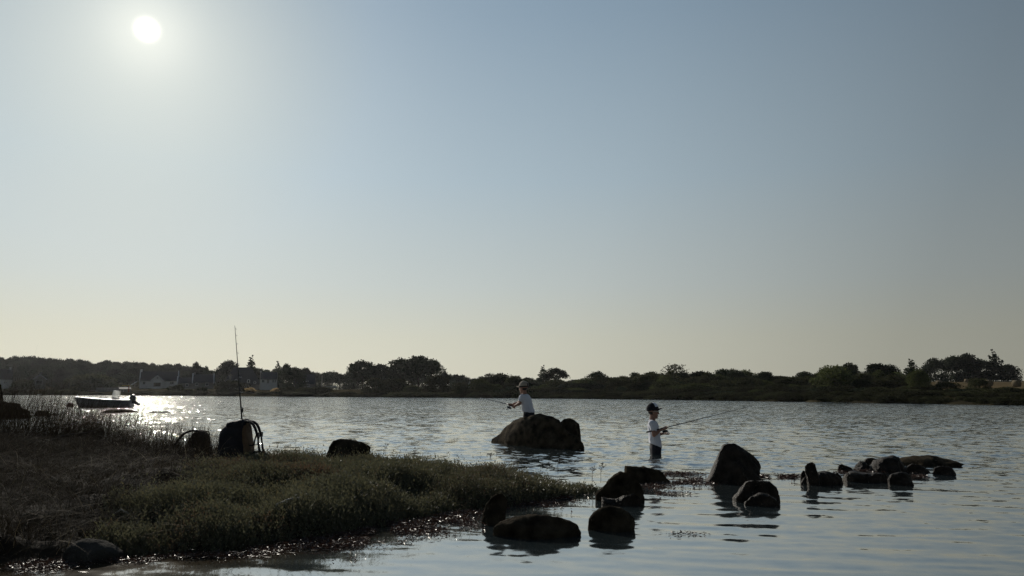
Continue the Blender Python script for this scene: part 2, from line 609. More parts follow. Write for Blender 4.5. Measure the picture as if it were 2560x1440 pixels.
M_HULL = mat('grey gelcoat', (0.16, 0.165, 0.165), 0.3, 0.5, 0.06, 2.0)
M_BOATWHITE = mat('white gelcoat', (0.75, 0.75, 0.73), 0.3, 0.5, 0.05, 2.0)
M_BOATDARK = mat('dark rub strake', (0.02, 0.022, 0.03), 0.4, 0.5, 0.2, 4.0)
M_BOATIN = mat('grey boat floor', (0.28, 0.28, 0.28), 0.6, 0.3, 0.1, 3.0)
M_ENGINE = mat('black engine cowling', (0.02, 0.02, 0.022), 0.3, 0.5, 0.2, 4.0)
M_BUOY = mat('dark orange buoy', (0.10, 0.03, 0.015), 0.5, 0.4, 0.2, 4.0)
M_RED = mat('faded red paint', (0.30, 0.06, 0.03), 0.6, 0.3, 0.1, 4.0)
M_YELLOW = mat('yellow paint', (0.55, 0.35, 0.06), 0.5, 0.3, 0.1, 4.0)

# clear perspex
M_SCREEN = bpy.data.materials.new('clear windscreen')
M_SCREEN.use_nodes = True
_t = M_SCREEN.node_tree
_b = _t.nodes['Principled BSDF']
_b.inputs['Base Color'].default_value = (0.75, 0.75, 0.72, 1)
_b.inputs['Roughness'].default_value = 0.25
_tr = _t.nodes.new('ShaderNodeBsdfTransparent')
_tl = _t.nodes.new('ShaderNodeBsdfTranslucent')
_tl.inputs['Color'].default_value = (0.8, 0.8, 0.76, 1)
_m1 = _t.nodes.new('ShaderNodeMixShader')
_m1.inputs[0].default_value = 0.4
_t.links.new(_b.outputs[0], _m1.inputs[1])
_t.links.new(_tl.outputs[0], _m1.inputs[2])
_m2 = _t.nodes.new('ShaderNodeMixShader')
_m2.inputs[0].default_value = 0.45
_t.links.new(_m1.outputs[0], _m2.inputs[1])
_t.links.new(_tr.outputs[0], _m2.inputs[2])
_t.links.new(_m2.outputs[0], _t.nodes['Material Output'].inputs['Surface'])


def water_material():
    m = bpy.data.materials.new('sea water')
    m.use_nodes = True
    t = m.node_tree
    b = t.nodes['Principled BSDF']
    b.inputs['Roughness'].default_value = 0.055
    b.inputs['IOR'].default_value = 2.1
    b.inputs['Specular IOR Level'].default_value = 0.5
    L = t.links.new
    geo = t.nodes.new('ShaderNodeNewGeometry')

    def slope(scale, sc3, detail):
        mp = t.nodes.new('ShaderNodeMapping')
        mp.inputs['Scale'].default_value = sc3
        mp.inputs['Rotation'].default_value = (0, 0, R(8))
        L(geo.outputs['Position'], mp.inputs['Vector'])
        nz = t.nodes.new('ShaderNodeTexNoise')
        nz.inputs['Scale'].default_value = scale
        nz.inputs['Detail'].default_value = detail
        nz.inputs['Roughness'].default_value = 0.55
        L(mp.outputs[0], nz.inputs['Vector'])
        s = t.nodes.new('ShaderNodeVectorMath')
        s.operation = 'SUBTRACT'
        L(nz.outputs['Color'], s.inputs[0])
        s.inputs[1].default_value = (0.5, 0.5, 0.5)
        return s.outputs[0]

    def vscale(v, f):
        s = t.nodes.new('ShaderNodeVectorMath')
        s.operation = 'MULTIPLY'
        L(v, s.inputs[0])
        if isinstance(f, tuple):
            s.inputs[1].default_value = f
        else:
            L(f, s.inputs[1])
        return s.outputs[0]

    def vadd(a, c):
        s = t.nodes.new('ShaderNodeVectorMath')
        s.operation = 'ADD'
        L(a, s.inputs[0])
        L(c, s.inputs[1])
        return s.outputs[0]

    chop = t.nodes.new('ShaderNodeAttribute')
    chop.attribute_name = 'chop'
    wind = t.nodes.new('ShaderNodeTexNoise')          # wind patches
    mpw = t.nodes.new('ShaderNodeMapping')
    mpw.inputs['Scale'].default_value = (0.05, 0.22, 1)
    L(geo.outputs['Position'], mpw.inputs['Vector'])
    L(mpw.outputs[0], wind.inputs['Vector'])
    wind.inputs['Scale'].default_value = 1.0
    wind.inputs['Detail'].default_value = 3
    wr = t.nodes.new('ShaderNodeMapRange')
    wr.inputs['From Min'].default_value = 0.3
    wr.inputs['From Max'].default_value = 0.7
    wr.inputs['To Min'].default_value = 0.55
    wr.inputs['To Max'].default_value = 1.35
    L(wind.outputs['Fac'], wr.inputs['Value'])
    amp = t.nodes.new('ShaderNodeMath')
    amp.operation = 'MULTIPLY'
    L(chop.outputs['Fac'], amp.inputs[0])
    L(wr.outputs[0], amp.inputs[1])
    s1 = vscale(slope(1.0, (6.5, 9.0, 1), 2.0), (0.80, 0.70, 0.0))
    s2 = vscale(slope(1.0, (3.0, 4.2, 1), 2.0), (0.66, 0.72, 0.0))
    s3 = vscale(slope(1.0, (0.8, 1.2, 1), 2.0), (0.16, 0.20, 0.0))
    tot = vscale(vadd(vadd(s1, s2), s3), amp.outputs[0])
    nrm = vadd(geo.outputs['Normal'], tot)
    nn = t.nodes.new('ShaderNodeVectorMath')
    nn.operation = 'NORMALIZE'
    L(nrm, nn.inputs[0])
    L(nn.outputs[0], b.inputs['Normal'])
    sh = t.nodes.new('ShaderNodeAttribute')
    sh.attribute_name = 'shallow'
    mx = t.nodes.new('ShaderNodeMix')
    mx.data_type = 'RGBA'
    L(sh.outputs['Fac'], mx.inputs[0])
    mx.inputs[6].default_value = (0.025, 0.036, 0.04, 1)
    mx.inputs[7].default_value = (0.038, 0.028, 0.016, 1)
    L(mx.outputs[2], b.inputs['Base Color'])
    gl = t.nodes.new('ShaderNodeBsdfAnisotropic')
    gl.inputs['Color'].default_value = (0.95, 0.94, 0.90, 1)
    gl.inputs['Roughness'].default_value = 0.085
    L(nn.outputs[0], gl.inputs['Normal'])
    ms = t.nodes.new('ShaderNodeMixShader')
    mrs = t.nodes.new('ShaderNodeMapRange')
    mrs.inputs['To Min'].default_value = 0.45
    mrs.inputs['To Max'].default_value = 0.04
    L(sh.outputs['Fac'], mrs.inputs['Value'])
    L(mrs.outputs[0], ms.inputs[0])
    L(b.outputs[0], ms.inputs[1])
    L(gl.outputs[0], ms.inputs[2])
    L(ms.outputs[0], t.nodes['Material Output'].inputs['Surface'])
    return m


M_WATER = water_material()

# ------------------------------------------------------------------ sea
def bank_edges(X):
    """near (towards the camera) and far edge of the marsh tongue at the given X"""
    X = np.asarray(X, float)
    near_px = [(-500, 1440), (0, 1412), (150, 1402), (330, 1392), (560, 1378), (760, 1352), (900, 1330), (1010, 1306), (1130, 1284), (1260, 1268), (1400, 1248), (1500, 1230), (1560, 1205)]
    nx = np.array([at(a, b)[:2] for a, b in near_px])
    fx = np.array([(-14, 13.5), (-9, 12.3), (-6, 11.6), (-4.5, 11.0), (-3.3, 10.5), (-1.9, 10.15), (-0.6, 9.7), (0.3, 9.35), (0.8, 9.0), (1.15, 8.7)])
    yn = np.interp(X, nx[:, 0], nx[:, 1])
    yf = np.interp(X, fx[:, 0], fx[:, 1])
    tip = 1.22
    c = (yn + yf) / 2
    w = np.clip((tip - X) / 0.25, 0, 1) ** 0.5
    return c + (yn - c) * w, c + (yf - c) * w


def bank_inside(X, Y):
    yn, yf = bank_edges(X)
    return np.minimum(Y - yn, yf - Y)


def vnoise(X, Y, sc, seed=0):
    """cheap smooth value noise on arrays"""
    r = np.random.default_rng(1000 + seed)
    T = r.random((64, 64))
    x, y = X * sc + 100.3, Y * sc + 57.7
    xi, yi = np.floor(x).astype(int), np.floor(y).astype(int)
    fx, fy = x - xi, y - yi
    fx, fy = fx * fx * (3 - 2 * fx), fy * fy * (3 - 2 * fy)
    g = lambda a, b: T[a % 64, b % 64]
    return (g(xi, yi) * (1 - fx) + g(xi + 1, yi) * fx) * (1 - fy) + (g(xi, yi + 1) * (1 - fx) + g(xi + 1, yi + 1) * fx) * fy


def bank_z(X, Y):
    X, Y = np.asarray(X, float), np.asarray(Y, float)
    e = bank_inside(X, Y) + (vnoise(X, Y, 2.2, 1) - 0.5) * 0.22
    top = np.interp(X, [-12, -6, -4.2, -3.0, -1.6, 0.0, 1.2], [0.60, 0.43, 0.34, 0.27, 0.20, 0.135, 0.07])
    yn, yf = bank_edges(X)
    ln = np.interp(X, [-5, -3, -1.6, 0], [2.3, 1.7, 0.8, 0.42])
    z = top * 1.12 * (1 - np.exp(-np.maximum(Y - yn, 0) / ln)) * (1 - np.exp(-np.maximum(yf - Y, 0) / 0.45)) * (1 - np.exp(-np.maximum(e, 0) / 0.12)) + np.minimum(e, 0) * 0.45 - 0.012
    mound = (vnoise(X, Y, 1.9, 2) - 0.5) * 0.12 + (vnoise(X, Y, 4.5, 3) - 0.5) * 0.11
    return z + mound * np.clip(e / 0.35, 0, 1)


def build_water():
    nr, nc = 820, 420
    rr = np.exp(np.linspace(math.log(2.2), math.log(330.0), nr))
    aa = np.linspace(R(-58), R(58), nc)
    Rr, A = np.meshgrid(rr, aa, indexing='ij')
    X, Y = Rr * np.sin(A), Rr * np.cos(A)
    # open water is choppy, the cove behind the weed line and rocks is calm
    line = np.interp(X, [-9, 0.5, 2, 4, 8, 14], [10.5, 9.4, 9.2, 9.2, 9.0, 8.0])
    open_ = np.clip((Y - line + 0.3) / 3.2, 0, 1)
    open_ = open_ * open_ * (3 - 2 * open_)
    calm = 0.13 + 0.12 * np.clip((X - 1.0) / 4.0, 0, 1)
    chop = calm + (1 - calm) * open_
    e = -bank_inside(X, Y)
    nearbank = np.clip(1 - e / 1.3, 0, 1) * (Y < 9) * np.clip((0.2 - X) / 1.5, 0, 1)
    chop = np.maximum(chop, 0.30 * nearbank)
    shallow = np.clip(1.5 - e / 0.7, 0, 1) * (Y < 9.5) * np.clip((0.0 - X) / 1.5, 0.15, 1)
    Z = np.zeros_like(X)
    r = np.random.default_rng(3)
    for i in range(40):
        lam = 0.15 * (6.0 ** (i / 39.0))
        th = R(-84) + r.normal(0, R(36))
        k = 2 * math.pi / lam
        kx, ky = k * math.cos(th), k * math.sin(th)
        slope = 0.026 * (0.8 + 0.4 * r.random())
        fade = np.clip((lam / 2.6 - 0.0069 * Rr) / (0.3 * lam), 0, 1)      # only where the sheet can carry the wave
        Z += slope / k * np.sin(kx * X + ky * Y + r.random() * 6.283) * fade * np.where(open_ > 0, open_, 0) ** .8
    # ripple rings spreading in the calm cove
    for i in range(10):
        lam = 0.09 * 1.23 ** i
        th = R(-97 + 9 * r.random() - 9 * (i % 2)) + r.normal(0, R(7))
        k = 2 * math.pi / lam
        w = np.sin(k * math.cos(th) * X + k * math.sin(th) * Y + r.random() * 6.28 + 1.3 * np.sin(X * 0.9 + Y * .5 + i))
        grp = np.clip(vnoise(X + .3 * i, Y * 2.2, 0.55, 60 + i) * 2.2 - .45, 0, 1)
        Z += (0.026 / k) * (2 * ((w + 1) / 2) ** 2.2 - 1) * grp * (1 - open_) * np.clip((lam / 2.6 - .0069 * Rr) / (.3 * lam), 0, 1) * (0.45 + 0.55 * np.clip((X + .5) / 2.5, 0, 1))
    V = np.stack([X, Y, Z], -1).reshape(-1, 3)
    i, j = np.meshgrid(np.arange(nr - 1), np.arange(nc - 1), indexing='ij')
    q = np.stack([i * nc + j, i * nc + j + 1, (i + 1) * nc + j + 1, (i + 1) * nc + j], -1).reshape(-1, 4)[:, ::-1]
    me = new_mesh('water', V, q, M_WATER, smooth=True)
    for nm, arr in (('chop', chop), ('shallow', shallow)):
        a = me.attributes.new(nm, 'FLOAT', 'POINT')
        a.data.foreach_set('value', arr.astype(np.float32).ravel())
    tag(link('water', me), 'rippled blue grey sea inlet, calm in the rocky cove and glittering under the sun', kind='structure')


build_water()
bed = MB().grid([[(x, y, -1.4) for y in np.linspace(-3000, 3000, 9)] for x in np.linspace(-3000, 3000, 9)])
tag(bed.build('ground', M_BED), 'dark muddy ground lying under the inlet and beyond it', kind='structure')

# ------------------------------------------------------------------ far shore
SHORE = [(-700, 986.6), (0, 987.6), (300, 988.6), (640, 991.2), (1000, 993.2), (1500, 997.2), (1800, 1001.2), (2000, 1004.2), (2300, 1009.2), (2560, 1013.2), (3300, 1026)]
_sp = np.array([p[0] for p in SHORE], float)
_sy = np.array([at(p[0], p[1])[1] for p in SHORE])


def shore_y(px):
    return np.interp(px, _sp, _sy)


S_K = np.array([-8, 0, 3, 12, 28, 60, 88, 128, 150, 190, 330], float)
Z_LEFT = np.array([-1.2, -0.05, 0.5, 1.0, 1.7, 2.4, 3.4, 6.0, 7.5, 8.5, 8.0])
Z_MID = np.array([-1.2, -0.05, 0.5, 0.9, 1.4, 1.7, 1.8, 1.8, 1.8, 1.8, 1.8])
Z_RIGHT = np.array([-1.2, -0.05, 0.6, 1.2, 1.5, 2.1, 2.6, 3.6, 4.1, 4.2, 4.0])


def terr(px, s):
    px, s = np.asarray(px, float), np.asarray(s, float)
    l, m_, r_ = np.interp(s, S_K, Z_LEFT), np.interp(s, S_K, Z_MID), np.interp(s, S_K, Z_RIGHT)
    a = np.clip((760 - px) / 450, 0, 1)
    b = np.clip((px - 1750) / 400, 0, 1)
    return m_ * (1 - a - b) + l * a + r_ * b


def build_far_shore():
    pxs = np.concatenate([np.linspace(-700, 0, 25), np.linspace(15, 2560, 240), np.linspace(2600, 3300, 25)])
    ss = np.concatenate([[-8, -3, -1, 0, 1, 2, 3, 5, 8, 12], np.linspace(16, 330, 50)])
    P, S = np.meshgrid(pxs, ss, indexing='ij')
    jit = (vnoise(P, S * 0, 0.02, 5) - 0.5) * 5
    Y = shore_y(P) + S + jit * np.clip(1 - S / 40, 0, 1)
    X = (P - CX) / F * Y * CP
    Z = terr(P, S) + (vnoise(X, Y, 0.35, 6) - 0.5) * 0.3 * np.clip(S / 4, 0, 1)
    V = np.stack([X, Y, Z], -1).reshape(-1, 3)
    n1, n2 = P.shape
    i, j = np.meshgrid(np.arange(n1 - 1), np.arange(n2 - 1), indexing='ij')
    q = np.stack([i * n2 + j, (i + 1) * n2 + j, (i + 1) * n2 + j + 1, i * n2 + j + 1], -1).reshape(-1, 4)
    pc, sc_ = P[:-1, :-1].ravel(), S[:-1, :-1].ravel()
    field = (pc > 2140) & (sc_ > 20) & (sc_ < 200)
    me = new_mesh('far_shore', V, q, M_LAND, smooth=True)
    me.materials.append(M_STRAW)
    me.polygons.foreach_set('material_index', field.astype(np.int32))
    tag(link('far_shore', me), 'low far shore rising to a mown straw field and a wooded slope', kind='structure')


build_far_shore()


def far_pt(px, s):
    Y = float(shore_y(px)) + s
    return np.array([x_at(px, Y), Y, float(terr(px, s))])


def leaf_quads(P, A, L, W, r):
    """diamond leaf per point: P base, A unit axis, L length, W width"""
    n = len(P)
    Q = r.normal(size=(n, 3))
    S = np.cross(A, Q)
    S /= np.linalg.norm(S, axis=1)[:, None] + 1e-9
    L, W = np.asarray(L).reshape(-1, 1), np.asarray(W).reshape(-1, 1)
    V = np.stack([P, P + A * L * 0.5 + S * W * 0.5, P + A * L, P + A * L * 0.5 - S * W * 0.5], 1).reshape(-1, 3)
    return V, np.arange(4 * n).reshape(n, 4)


def unit(v):
    return v / (np.linalg.norm(v, axis=-1, keepdims=True) + 1e-9)


# ---- unit crowns (height 1, width about 1, base at z=0)
def crown_mesh(name, lobes, n, leaf, m, seed, shell=0.55, up=0.15, aspect=1.0):
    r = np.random.default_rng(seed)
    lobes = np.array(lobes, float) * np.array([1, 1, aspect, 1, 1, aspect ** .5])          # cx,cy,cz, rx,ry,rz
    w = lobes[:, 3] * lobes[:, 4] + lobes[:, 3] * lobes[:, 5]
    k = r.choice(len(lobes), n, p=w / w.sum())
    d = unit(r.normal(size=(n, 3)))
    rad = (shell + (1 - shell) * r.random(n)) * (1 + 0.10 * r.normal(size=n))
    P = lobes[k, :3] + d * lobes[k, 3:] * rad[:, None]
    P[:, 2] = np.maximum(P[:, 2], 0.005)
    A = unit(d + 0.9 * r.normal(size=(n, 3)) + np.array([0, 0, up]))
    L = leaf * (0.6 + 0.8 * r.random(n))
    V, q = leaf_quads(P, A, L, L * 0.75, r)
    zt = np.percentile(V[:, 2], 99.6)
    wx = np.percentile(np.abs(V[:, :2]), 99.2) * 2
    V = V * np.array([1 / wx, 1 / wx, 1 / zt])
    tint = np.clip(0.5 + 0.22 * r.normal(size=n) + 0.15 * (r.random(len(lobes))[k] - 0.5), 0, 1)
    return new_mesh(name, V, q, m, tint=tint)


def dome_lobes(seed, n=22, flat=1.0, core=True):
    r = np.random.default_rng(seed)
    L = [(0, 0, 0.38, 0.36, 0.36, 0.4)] if core else []
    for i in range(n):
        a, e = r.random() * 6.283, r.random() ** 0.8 * 1.45
        q = 0.20 + 0.22 * r.random()
        s = 0.07 + 0.15 * r.random()
        L.append((q * math.cos(a) * math.cos(e) * 1.05, q * math.sin(a) * math.cos(e) * 1.05, 0.36 + 0.5 * math.sin(e) * flat * (0.85 + 0.2 * r.random()), s, s, s * 0.9))
    for i in range(8):
        a = r.random() * 6.283
        L.append((0.33 * math.cos(a), 0.33 * math.sin(a), 0.14, 0.16, 0.16, 0.16))
    return L


def pine_lobes(seed, n=16, lo=0.42, gap=0.3):
    r = np.random.default_rng(seed)
    L = []
    for i in range(n):
        t = (i + r.random()) / n
        z = lo + (0.93 - lo) * t
        wid = 0.46 * math.sin(math.pi * min(0.22 + 0.72 * t, 1.0)) ** 0.7
        a = i * 2.4 + r.random()
        q = wid * (0.35 + 0.6 * r.random())
        s = 0.13 + 0.08 * r.random()
        L.append((q * math.cos(a), q * math.sin(a), z, s, s, s * 0.55))
    L.append((0, 0, 0.92, 0.14, 0.14, 0.08))
    return L


def conifer_lobes(seed, tiers=11, taper=0.95):
    r = np.random.default_rng(seed)
    L = []
    for i in range(tiers):
        t = i / (tiers - 1)
        wid = 0.46 * (1 - t * taper)
        nb = 6 if t < 0.7 else 4
        for k in range(nb):
            a = k * 6.283 / nb + i * 0.7 + 0.5 * r.random()
            q = wid * (0.45 + 0.55 * r.random())
            L.append((q * 0.62 * math.cos(a), q * 0.62 * math.sin(a), 0.10 + 0.86 * t + 0.02 * r.random(), max(q * 0.5, .03), max(q * 0.5, .03), 0.035))
    L.append((0, 0, 0.97, 0.02, 0.02, 0.05))
    return L


CR = {
    'bush': [crown_mesh('scrub_crown', dome_lobes(10 + i), 5200, 0.040, M_LEAF_BUSH, 20 + i, aspect=.48) for i in range(5)],
    'round': [crown_mesh('round_crown', dome_lobes(40 + i, 30), 4800, 0.048, M_LEAF_DARK, 50 + i, aspect=.75) for i in range(3)],
    'light': [crown_mesh('light_crown', dome_lobes(60 + i, 30), 4800, 0.045, M_LEAF_LIGHT, 65 + i, aspect=.7) for i in range(2)],
    'pine': [crown_mesh('pine_crown', pine_lobes(70 + i, 22), 3200, 0.055, M_LEAF_DARK, 80 + i, shell=0.3) for i in range(4)],
    'umbrella': [crown_mesh('umbrella_crown', pine_lobes(75 + i, 22, 0.58), 3000, 0.055, M_LEAF_DARK, 85 + i, shell=0.3) for i in range(2)],
    'conifer': [crown_mesh('conifer_crown', conifer_lobes(90 + i), 2200, 0.06, M_LEAF_DARK, 95 + i, shell=0.3, up=-0.1) for i in range(2)],
    'sparse': [crown_mesh('sparse_crown', dome_lobes(100, 34, core=False), 900, 0.045, M_LEAF_BUSH, 101, shell=0.2)],
}


def trunk_mesh(name, seed, top=0.9, limbs=7, lo=0.35, spread=0.36, r0=0.028):
    r = np.random.default_rng(seed)
    mb = MB()
    lean = r.normal(0, 0.03, 2)
    mb.tube([(0, 0, -0.05), (lean[0] * .4, lean[1] * .4, top * .35), (lean[0], lean[1], top * .7), (lean[0] * 1.2, lean[1] * 1.2, top)], [r0 * 1.3, r0, r0 * .7, r0 * .2], 7)
    for i in range(limbs):
        z = lo + (top * 0.9 - lo) * (i + r.random()) / limbs
        a = i * 2.4 + r.random()
        q = spread * (0.6 + 0.5 * r.random()) * (1 - 0.4 * (z - lo))
        mb.tube([(0, 0, z), (q * .5 * math.cos(a), q * .5 * math.sin(a), z + .07), (q * math.cos(a), q * math.sin(a), z + .12)], [r0 * .45, r0 * .3, r0 * .1], 5)
    return mb.mesh(name, M_BARK, True)


TR = {
    'pine': [trunk_mesh('pine_trunk', 5 + i) for i in range(2)],
    'conifer': [trunk_mesh('conifer_trunk', 8, 0.97, 10, 0.12, 0.22, 0.022)],
    'round': [trunk_mesh('round_trunk', 11, 0.7, 6, 0.2, 0.26, 0.03)],
    'sparse': [trunk_mesh('sparse_trunk', 13, 0.85, 16, 0.2, 0.42, 0.022)],
}
_var = {}
CR['round_bush'], CR['light_bush'] = CR['round'], CR['light']


def tree(name, kind, px, top, w_px, s, label, cat='tree', group=None, base_drop=0.0):
    """tree of the given crown kind, its top at pixel row `top`, s metres behind the far waterline"""
    p = far_pt(px, s)
    H = at_y(px, top, p[1])[2] - p[2] + base_drop
    H = max(H, 0.6)
    W = w_px / F * p[1]
    i = _var[kind] = _var.get(kind, -1) + 1
    cm = CR[kind][i % len(CR[kind])]
    rz = random.random() * 6.28
    p[2] -= base_drop
    if kind.endswith('bush'):
        o = link(name, cm, None, p - np.array([0, 0, 0.05]), (0, 0, rz), (W, W * random.uniform(.85, 1.1), H))
        return tag(o, label, cat, group)
    root = empty(name, p, rz)
    tag(root, label, cat, group)
    tk = {'umbrella': 'pine', 'light': 'round'}.get(kind, kind)
    link('trunk', TR[tk][i % len(TR[tk])], root, scale=(W * .75, W * .75, H))
    link('crown', cm, root, scale=(W, W, H))
    return root


ROWS = []                                                # (row phrase, noun, [(px, object)])
LANDMARKS = [(0, 'the left edge slate house'), (97, 'the small gabled cottage'), (187, 'the moored boat bow'), (285, 'the boat windscreen'), (391, 'the white garage gable'), (487, 'the lone round tree'), (530, 'the white coped gable'),
             (590, 'the upright rod'), (670, 'the plain white house'), (737, 'the broad waterside tree'), (811, 'the beached dinghy'), (905, 'the first tall pine'), (1046, 'the tallest pine'), (1174, 'the white gable in the bushes'),
             (1308, 'the older boy'), (1389, 'the round topped pine'), (1492, 'the spiky domed tree'), (1640, 'the younger boy'), (1690, 'the thin leafed tree'), (1812, 'the smooth topped tree'), (1975, 'the dip in the skyline'),
             (2090, 'the large light green tree'), (2283, 'the small cedar'), (2350, 'the leftmost straw bale'), (2434, 'the pale shore boulder'), (2543, 'the rightmost straw bale')]
ORD = ['first', 'second', 'third', 'fourth', 'fifth', 'sixth', 'seventh', 'eighth', 'ninth', 'tenth', 'eleventh', 'twelfth']


def label_rows():
    for phrase, noun, items in ROWS:
        seen = {}
        for px, o in sorted(items, key=lambda t: t[0]):
            lp, nm = min(LANDMARKS, key=lambda l: abs(l[0] - px))
            seen.setdefault((nm, px >= lp), []).append((abs(px - lp), o))
        for (nm, right), L in seen.items():
            L.sort(key=lambda t: t[0])
            for i, (_, o) in enumerate(L):
                o['label'] = f"{ORD[min(i, 11)]} {noun} {'right' if right else 'left'} of {nm}, {phrase}"


exec_order = []
# pines of the wooded slope on the left, one by one
hill = np.array([(-220, 892), (0, 892), (50, 889), (120, 892), (160, 895), (200, 898), (232, 906), (262, 899), (330, 902), (380, 905), (420, 909), (450, 912), (480, 917), (520, 922), (560, 926)], float)
for row, (s, dn) in enumerate(((175, 0), (150, 5), (128, 13), (105, 22), (82, 32))):
    px = -190 + row * 9
    lim = (560, 545, 530, 520, 500)[row]
    row_items = []
    ROWS.append((('on the crest of the slope', 'just below the wooded crest', 'halfway up the wooded slope', 'low on the wooded slope', 'at the wood foot')[row], 'tree', row_items))
    while px < lim:
        w = random.uniform(20, 34)
        kind = random.choice(['pine', 'round', 'pine', 'umbrella'])
        top = np.interp(px, hill[:, 0], hill[:, 1]) + dn + random.uniform(-2, 6)
        row_items.append((px, tree('pine_tree', kind, px, top, w * 1.35, s + random.uniform(-8, 8), 'dark crowded tree of the wooded slope', 'tree', 'trees of the wooded slope')))
        px += w * random.uniform(.62, .95)
# distant low wood behind the houses, and behind the middle of the shore
dist = np.array([(540, 925), (600, 925), (640, 922), (700, 921), (760, 924), (800, 929), (850, 931), (880, 930), (1100, 934), (1180, 942), (1300, 948), (1450, 950)], float)
px = 545
row_items = []
ROWS.append(('in the low distant line', 'faint tree', row_items))
while px < 1450:
    w = random.uniform(24, 40)
    row_items.append((px, tree('distant_tree', random.choice(['round', 'pine', 'round']), px, np.interp(px, dist[:, 0], dist[:, 1]) + random.uniform(-2, 5), w * 1.3, 120 + random.uniform(-10, 15),
         'far tree in the low tree line', 'tree', 'trees of the low distant line')))
    px += w * random.uniform(.55, .85)

# trees one can tell apart, left to right
T = [
    ('round_tree', 'round', 487, 907, 30, 70, 'lone small round tree above the roofs at the end of the wooded slope'),
    ('round_tree', 'round', 512, 917, 24, 70, 'lower rounded tree just right of the lone round tree at the slope end'),
    ('umbrella_pine', 'umbrella', 568, 902, 50, 60, 'broad umbrella pine with sky showing under its crown beside the thin upright rod'),
    ('cedar_tree', 'conifer', 625, 895, 70, 60, 'spiky leaning cedar rising above the big dark roof'),
    ('cedar_tree', 'conifer', 692, 906, 46, 62, 'thin sparse conifer tip above the small white house'),
    ('round_tree', 'round', 714, 911, 34, 45, 'rounded dark tree right of the thin conifer tip'),
    ('broad_tree', 'round', 737, 920, 54, 22, 'broad dark tree with a visible trunk at the water edge right of the white house'),
    ('pine_tree', 'pine', 765, 921, 34, 60, 'ragged pine sloping down from the broad dark tree'),
    ('tall_pine', 'pine', 905, 903, 82, 38, 'big dense pine at the left end of the tall pine clump'),
    ('tall_pine', 'umbrella', 951, 911, 66, 42, 'flatter pine with a sky gap in its crown, second in the tall pine clump'),
    ('tall_pine', 'pine', 1000, 898, 66, 40, 'dark upright pine third in the tall pine clump'),
    ('tall_pine', 'pine', 1046, 891, 96, 36, 'tallest and broadest pine of the tall pine clump'),
    ('tall_pine', 'umbrella', 1080, 899, 54, 44, 'right hand pine of the tall pine clump with open lower branches'),
    ('small_pine', 'pine', 1110, 929, 30, 50, 'small pine just right of the tall pine clump'),
    ('umbrella_pine', 'umbrella', 1318, 944, 38, 60, 'small faint umbrella pine just right of the older boy cap'),
    ('fir_tree', 'conifer', 1358, 918, 60, 40, 'pyramid shaped fir paired with a round topped pine'),
    ('umbrella_pine', 'umbrella', 1389, 921, 58, 40, 'round topped pine with bare trunks right of the fir'),
    ('round_tree', 'round', 1492, 930, 60, 40, 'domed dark tree with a spiky top in the middle of the scrub line'),
    ('round_tree', 'round', 1538, 944, 40, 40, 'low rounded tree right of the domed dark tree'),
    ('round_tree', 'round', 1590, 932, 44, 36, 'bushy tree just left of the thin leafed tree'),
    ('round_tree', 'round', 1632, 930, 50, 34, 'dense low tree touching the thin leafed tree'),
    ('sparse_tree', 'sparse', 1688, 910, 84, 40, 'thin leafed airy tree with bare twigs against the sky'),
    ('round_tree', 'round', 1750, 929, 70, 32, 'wide dark dome of a tree right of the thin leafed tree'),
    ('round_tree', 'round', 1812, 924, 76, 32, 'wide smooth topped tree above the boy in the water'),
    ('round_tree', 'round', 1842, 927, 60, 30, 'rounded tree at the right end of the smooth topped pair'),
    ('round_tree', 'round', 1915, 930, 56, 30, 'low domed tree left of the dip in the tree line'),
    ('round_tree', 'round', 2012, 930, 60, 30, 'dense tree where the tree line climbs again after the dip'),
    ('leafy_tree', 'light', 2090, 916, 116, 14, 'large lighter green leafy tree standing forward of the dark tree line'),
    ('round_tree', 'round', 2128, 909, 64, 34, 'dark dome rising behind the large lighter green tree'),
    ('round_tree', 'round', 2195, 910, 74, 40, 'rounded tree right of the large lighter green tree'),
    ('round_tree', 'round', 2232, 913, 50, 42, 'narrower dark tree left of the small cedar'),
    ('cedar_tree', 'conifer', 2283, 901, 70, 46, 'small flat tiered cedar alone against the sky left of the field'),
    ('leafy_tree', 'light', 2300, 924, 62, 12, 'bushy tree with pointed top standing by the water below the small cedar'),
    ('field_pine', 'round', 2343, 897, 62, 140, 'leftmost tree of the clump at the top of the straw field'),
    ('field_tree', 'round', 2395, 891, 74, 142, 'broad dark tree second in the clump above the straw field'),
    ('field_tree', 'round', 2424, 886, 66, 140, 'highest rounded tree in the middle of the clump above the straw field'),
    ('field_tree', 'round', 2458, 899, 64, 142, 'lower dark tree just left of the spiky fir in the field clump'),
    ('field_fir', 'conifer', 2492, 880, 74, 140, 'spiky topped fir of the clump above the straw field'),
    ('field_tree', 'round', 2524, 912, 52, 138, 'small tree sloping down at the right end of the field clump'),
]
for a in T:
    tree(*a, )

